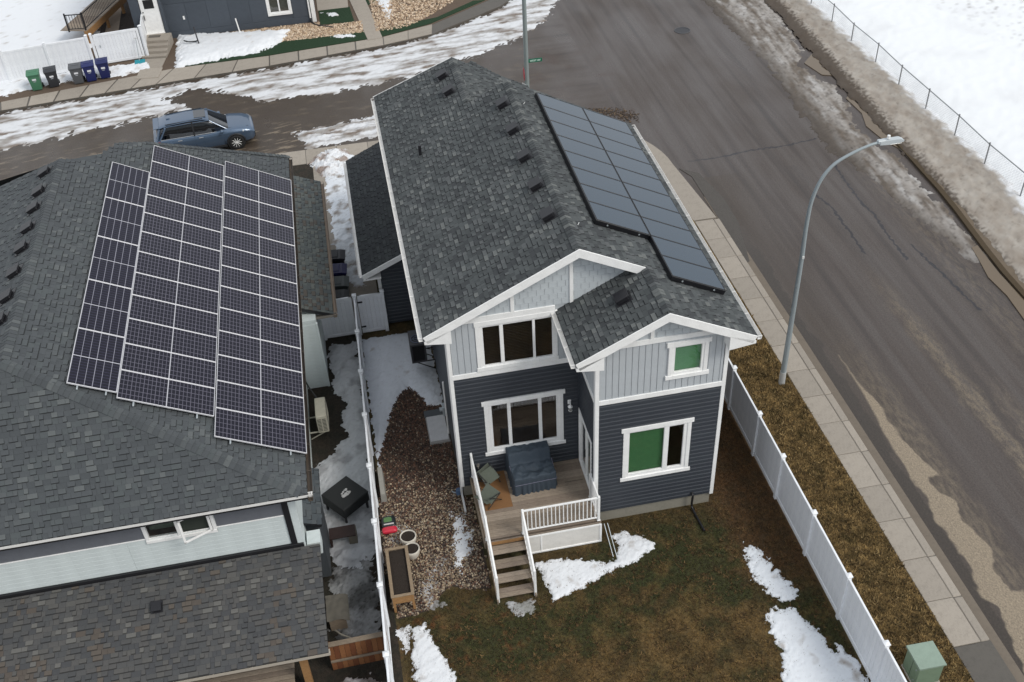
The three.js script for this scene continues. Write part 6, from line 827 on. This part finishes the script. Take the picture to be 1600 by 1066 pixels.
// ---------- loose stones, grass ----------
const dummy = new THREE.Object3D();
function scatter(name, label, cat, geo, m, n, place, cols) { const im = new THREE.InstancedMesh(geo, m, n); im.name = numbered(name); let k = 0, guard = 0; while (k < n && guard++ < n * 30) { const p = place(); if (!p) continue; dummy.position.set(p[0], p[1], p[2]); dummy.rotation.set(p[4] ?? R(0, 6.28), R(0, 6.28), p[5] ?? R(0, 6.28)); dummy.scale.set(p[3] * R(0.8, 1.25), p[3] * (p[6] ?? R(0.6, 1)), p[3] * R(0.8, 1.25)); dummy.updateMatrix(); im.setMatrixAt(k, dummy.matrix); im.setColorAt(k, cols(p[0], p[2])); k++; } im.count = k; scene.add(im); return tag(im, label, cat, null, 'stuff'); }
const stoneGeo = clean(new THREE.IcosahedronGeometry(0.5, 0)), stoneMat = new THREE.MeshStandardMaterial({ roughness: 0.9 });
const stoneCols = [S(120, 104, 86), S(150, 132, 108), S(92, 74, 62), S(70, 58, 52), S(178, 162, 138), S(108, 78, 62), S(134, 124, 112)], cc = new THREE.Color();
const pickC = (arr, lo = 0.75, hi = 1.15) => { const c = arr[Math.floor(rnd() * arr.length)], k = R(lo, hi); return cc.setRGB(c[0] * k, c[1] * k, c[2] * k); };
const gravelPoly = [[-1.14, -5.6], [-0.5, -5.2], [-0.02, -4.6], [-0.02, 0.0], [0.24, 0.1], [0.24, 3.55], [-0.3, 3.45], [-0.9, 3.2], [-1.65, 3.9], [-2.4, 4.0], [-2.62, 2], [-2.5, -0.9], [-2.4, -2.2], [-2.2, -3.2], [-1.8, -4.4]];
struct('gravel_bed', slabXZ(gravelPoly, -0.05, 0.004), mat(S(58, 48, 42), { roughness: 1, map: rep(grainTex, 2), bumpMap: roughBump, bumpScale: 0.03 }), 'dark soil under the river gravel beside the house');
scatter('gravel', 'brown river gravel between the white fence and the deck', 'gravel', stoneGeo, stoneMat, 16000, () => { const x = R(-2.7, 0.3), z = R(-5.7, 4.1); if (sdPoly(gravelPoly, x, z) + 0.12 * n2(x * 3, z * 3) < 0.0) return null; return [x, 0.012, z, R(0.035, 0.075)]; }, (x, z) => { const dark = sstep(1.6, -2.5, z + 1.2 * fbm(x, z, 2)); return pickC(dark > rnd() * 1.2 ? [stoneCols[2], stoneCols[3], stoneCols[5], S(84, 66, 58)] : stoneCols); });
scatter('gravel', 'pale tan gravel bed along the far turf strips', 'gravel', stoneGeo, stoneMat, 9000, () => { const q = rnd(); let x, z; if (q < 0.25) { x = R(-7.5, -0.1); z = R(-37.9, -35.7); if (z < -37.3 && x > -2.5) return null; } else { x = R(0.6, 9.8); z = R(-44, -35.6); const far = -34.6 - sstep(0.9, 10, x) * 6.6; if (z > far - 0.9 + (x < 3 ? 0.15 : 0.1) || z < -40.2 - x * 0.28) return null; } return [x, 0.015, z, R(0.06, 0.14)]; }, () => pickC([S(196, 174, 148), S(170, 146, 120), S(150, 128, 108), S(208, 190, 168)]));
scatter('road_debris', 'dark leaf litter and grit piled at the street corner', 'debris', stoneGeo, stoneMat, 500, () => { const t = rnd(), q = (rnd() + rnd() + rnd() - 1.5) * 0.5, e = (rnd() + rnd() - 1) * 0.4; return [9.3 + t * 2.5 + e, RY + 0.02, -23.6 + t * 1.3 + q * (0.4 + t), R(0.03, 0.11), 0, 0, 0.3]; }, () => pickC([S(54, 44, 36), S(72, 58, 46), S(96, 80, 62)]));
const blade = (() => { const t = []; for (let i = 0; i < 3; i++) { const a = i * 2.1, c = Math.cos(a), s = Math.sin(a), lx = 0.5 * c, lz = 0.5 * s; t.push(-0.12 * s, 0, 0.12 * c, 0.12 * s, 0, -0.12 * c, lx, 0.9, lz); } const g = new THREE.BufferGeometry(); g.setAttribute('position', new THREE.Float32BufferAttribute(t, 3)); g.computeVertexNormals(); g.setAttribute('uv', new THREE.Float32BufferAttribute(new Float32Array(18), 2)); return g; })();
const grassMat = new THREE.MeshStandardMaterial({ roughness: 1, side: THREE.DoubleSide });
const grassC = (x, z) => { const c = lawnColour(x, z), k = R(0.5, 2.3); return cc.setRGB(c[0] * k, c[1] * k * 0.98, c[2] * k * 0.9); };
scatter('grass', 'matted brown and olive lawn grass in the back yard', 'grass', blade, grassMat, 120000, () => { const x = R(-2.4, 9.0), z = R(-3, 10.5); if (x < 7.2 && z < 1.9) return null; if (x < 3.7 && z < 2.7) return null; if (x < 1.5 && z < 4.1) { if (sdPoly(gravelPoly, x, z) > -0.05 || (x > 0.2 && z < 4.1)) return null; } return [x, 0, z, R(0.025, 0.06), R(-0.5, 0.5), R(-0.5, 0.5), 0.8]; }, grassC);
scatter('grass', 'dry straw-brown grass on the verge strip outside the fence', 'grass', blade, grassMat, 80000, () => { const x = R(9.15, 11.52), z = R(-8, 11); return [x, 0, z, R(0.05, 0.13), R(-0.7, 0.7), R(-0.7, 0.7), 0.7]; }, grassC);

const straw = () => pickC([S(150, 128, 88), S(120, 98, 62), S(88, 70, 44), S(64, 54, 32)], 0.7, 1.2);
scatter('grass_tufts', 'coarse straw tufts lying over the dry verge strip', 'grass', blade, grassMat, 9000, () => { const x = R(9.2, 11.5), z = R(-8, 11); if (n2(x * 2.2, z * 2.2) < -0.2) return null; return [x, 0, z, R(0.12, 0.24), R(-0.9, 0.9), R(-0.9, 0.9), 0.45]; }, straw);
scatter('grass_tufts', 'pale dead tufts matted into the back lawn', 'grass', blade, grassMat, 7000, () => { const x = R(-2.3, 9.0), z = R(2, 10.5); if ((x < 3.7 && z < 2.8) || (x < 1.5 && z < 4.2) || n2(x * 1.3 + 4, z * 1.3) < 0) return null; return [x, 0, z, R(0.08, 0.16), R(-1, 1), R(-1, 1), 0.4]; }, () => pickC([S(110, 88, 56), S(90, 68, 42), S(62, 50, 30)], 0.7, 1.2));
scene.traverse(o => { if (o.isMesh) { o.castShadow = true; o.receiveShadow = true; } });
console.log('done');
renderer.render(scene, camera);
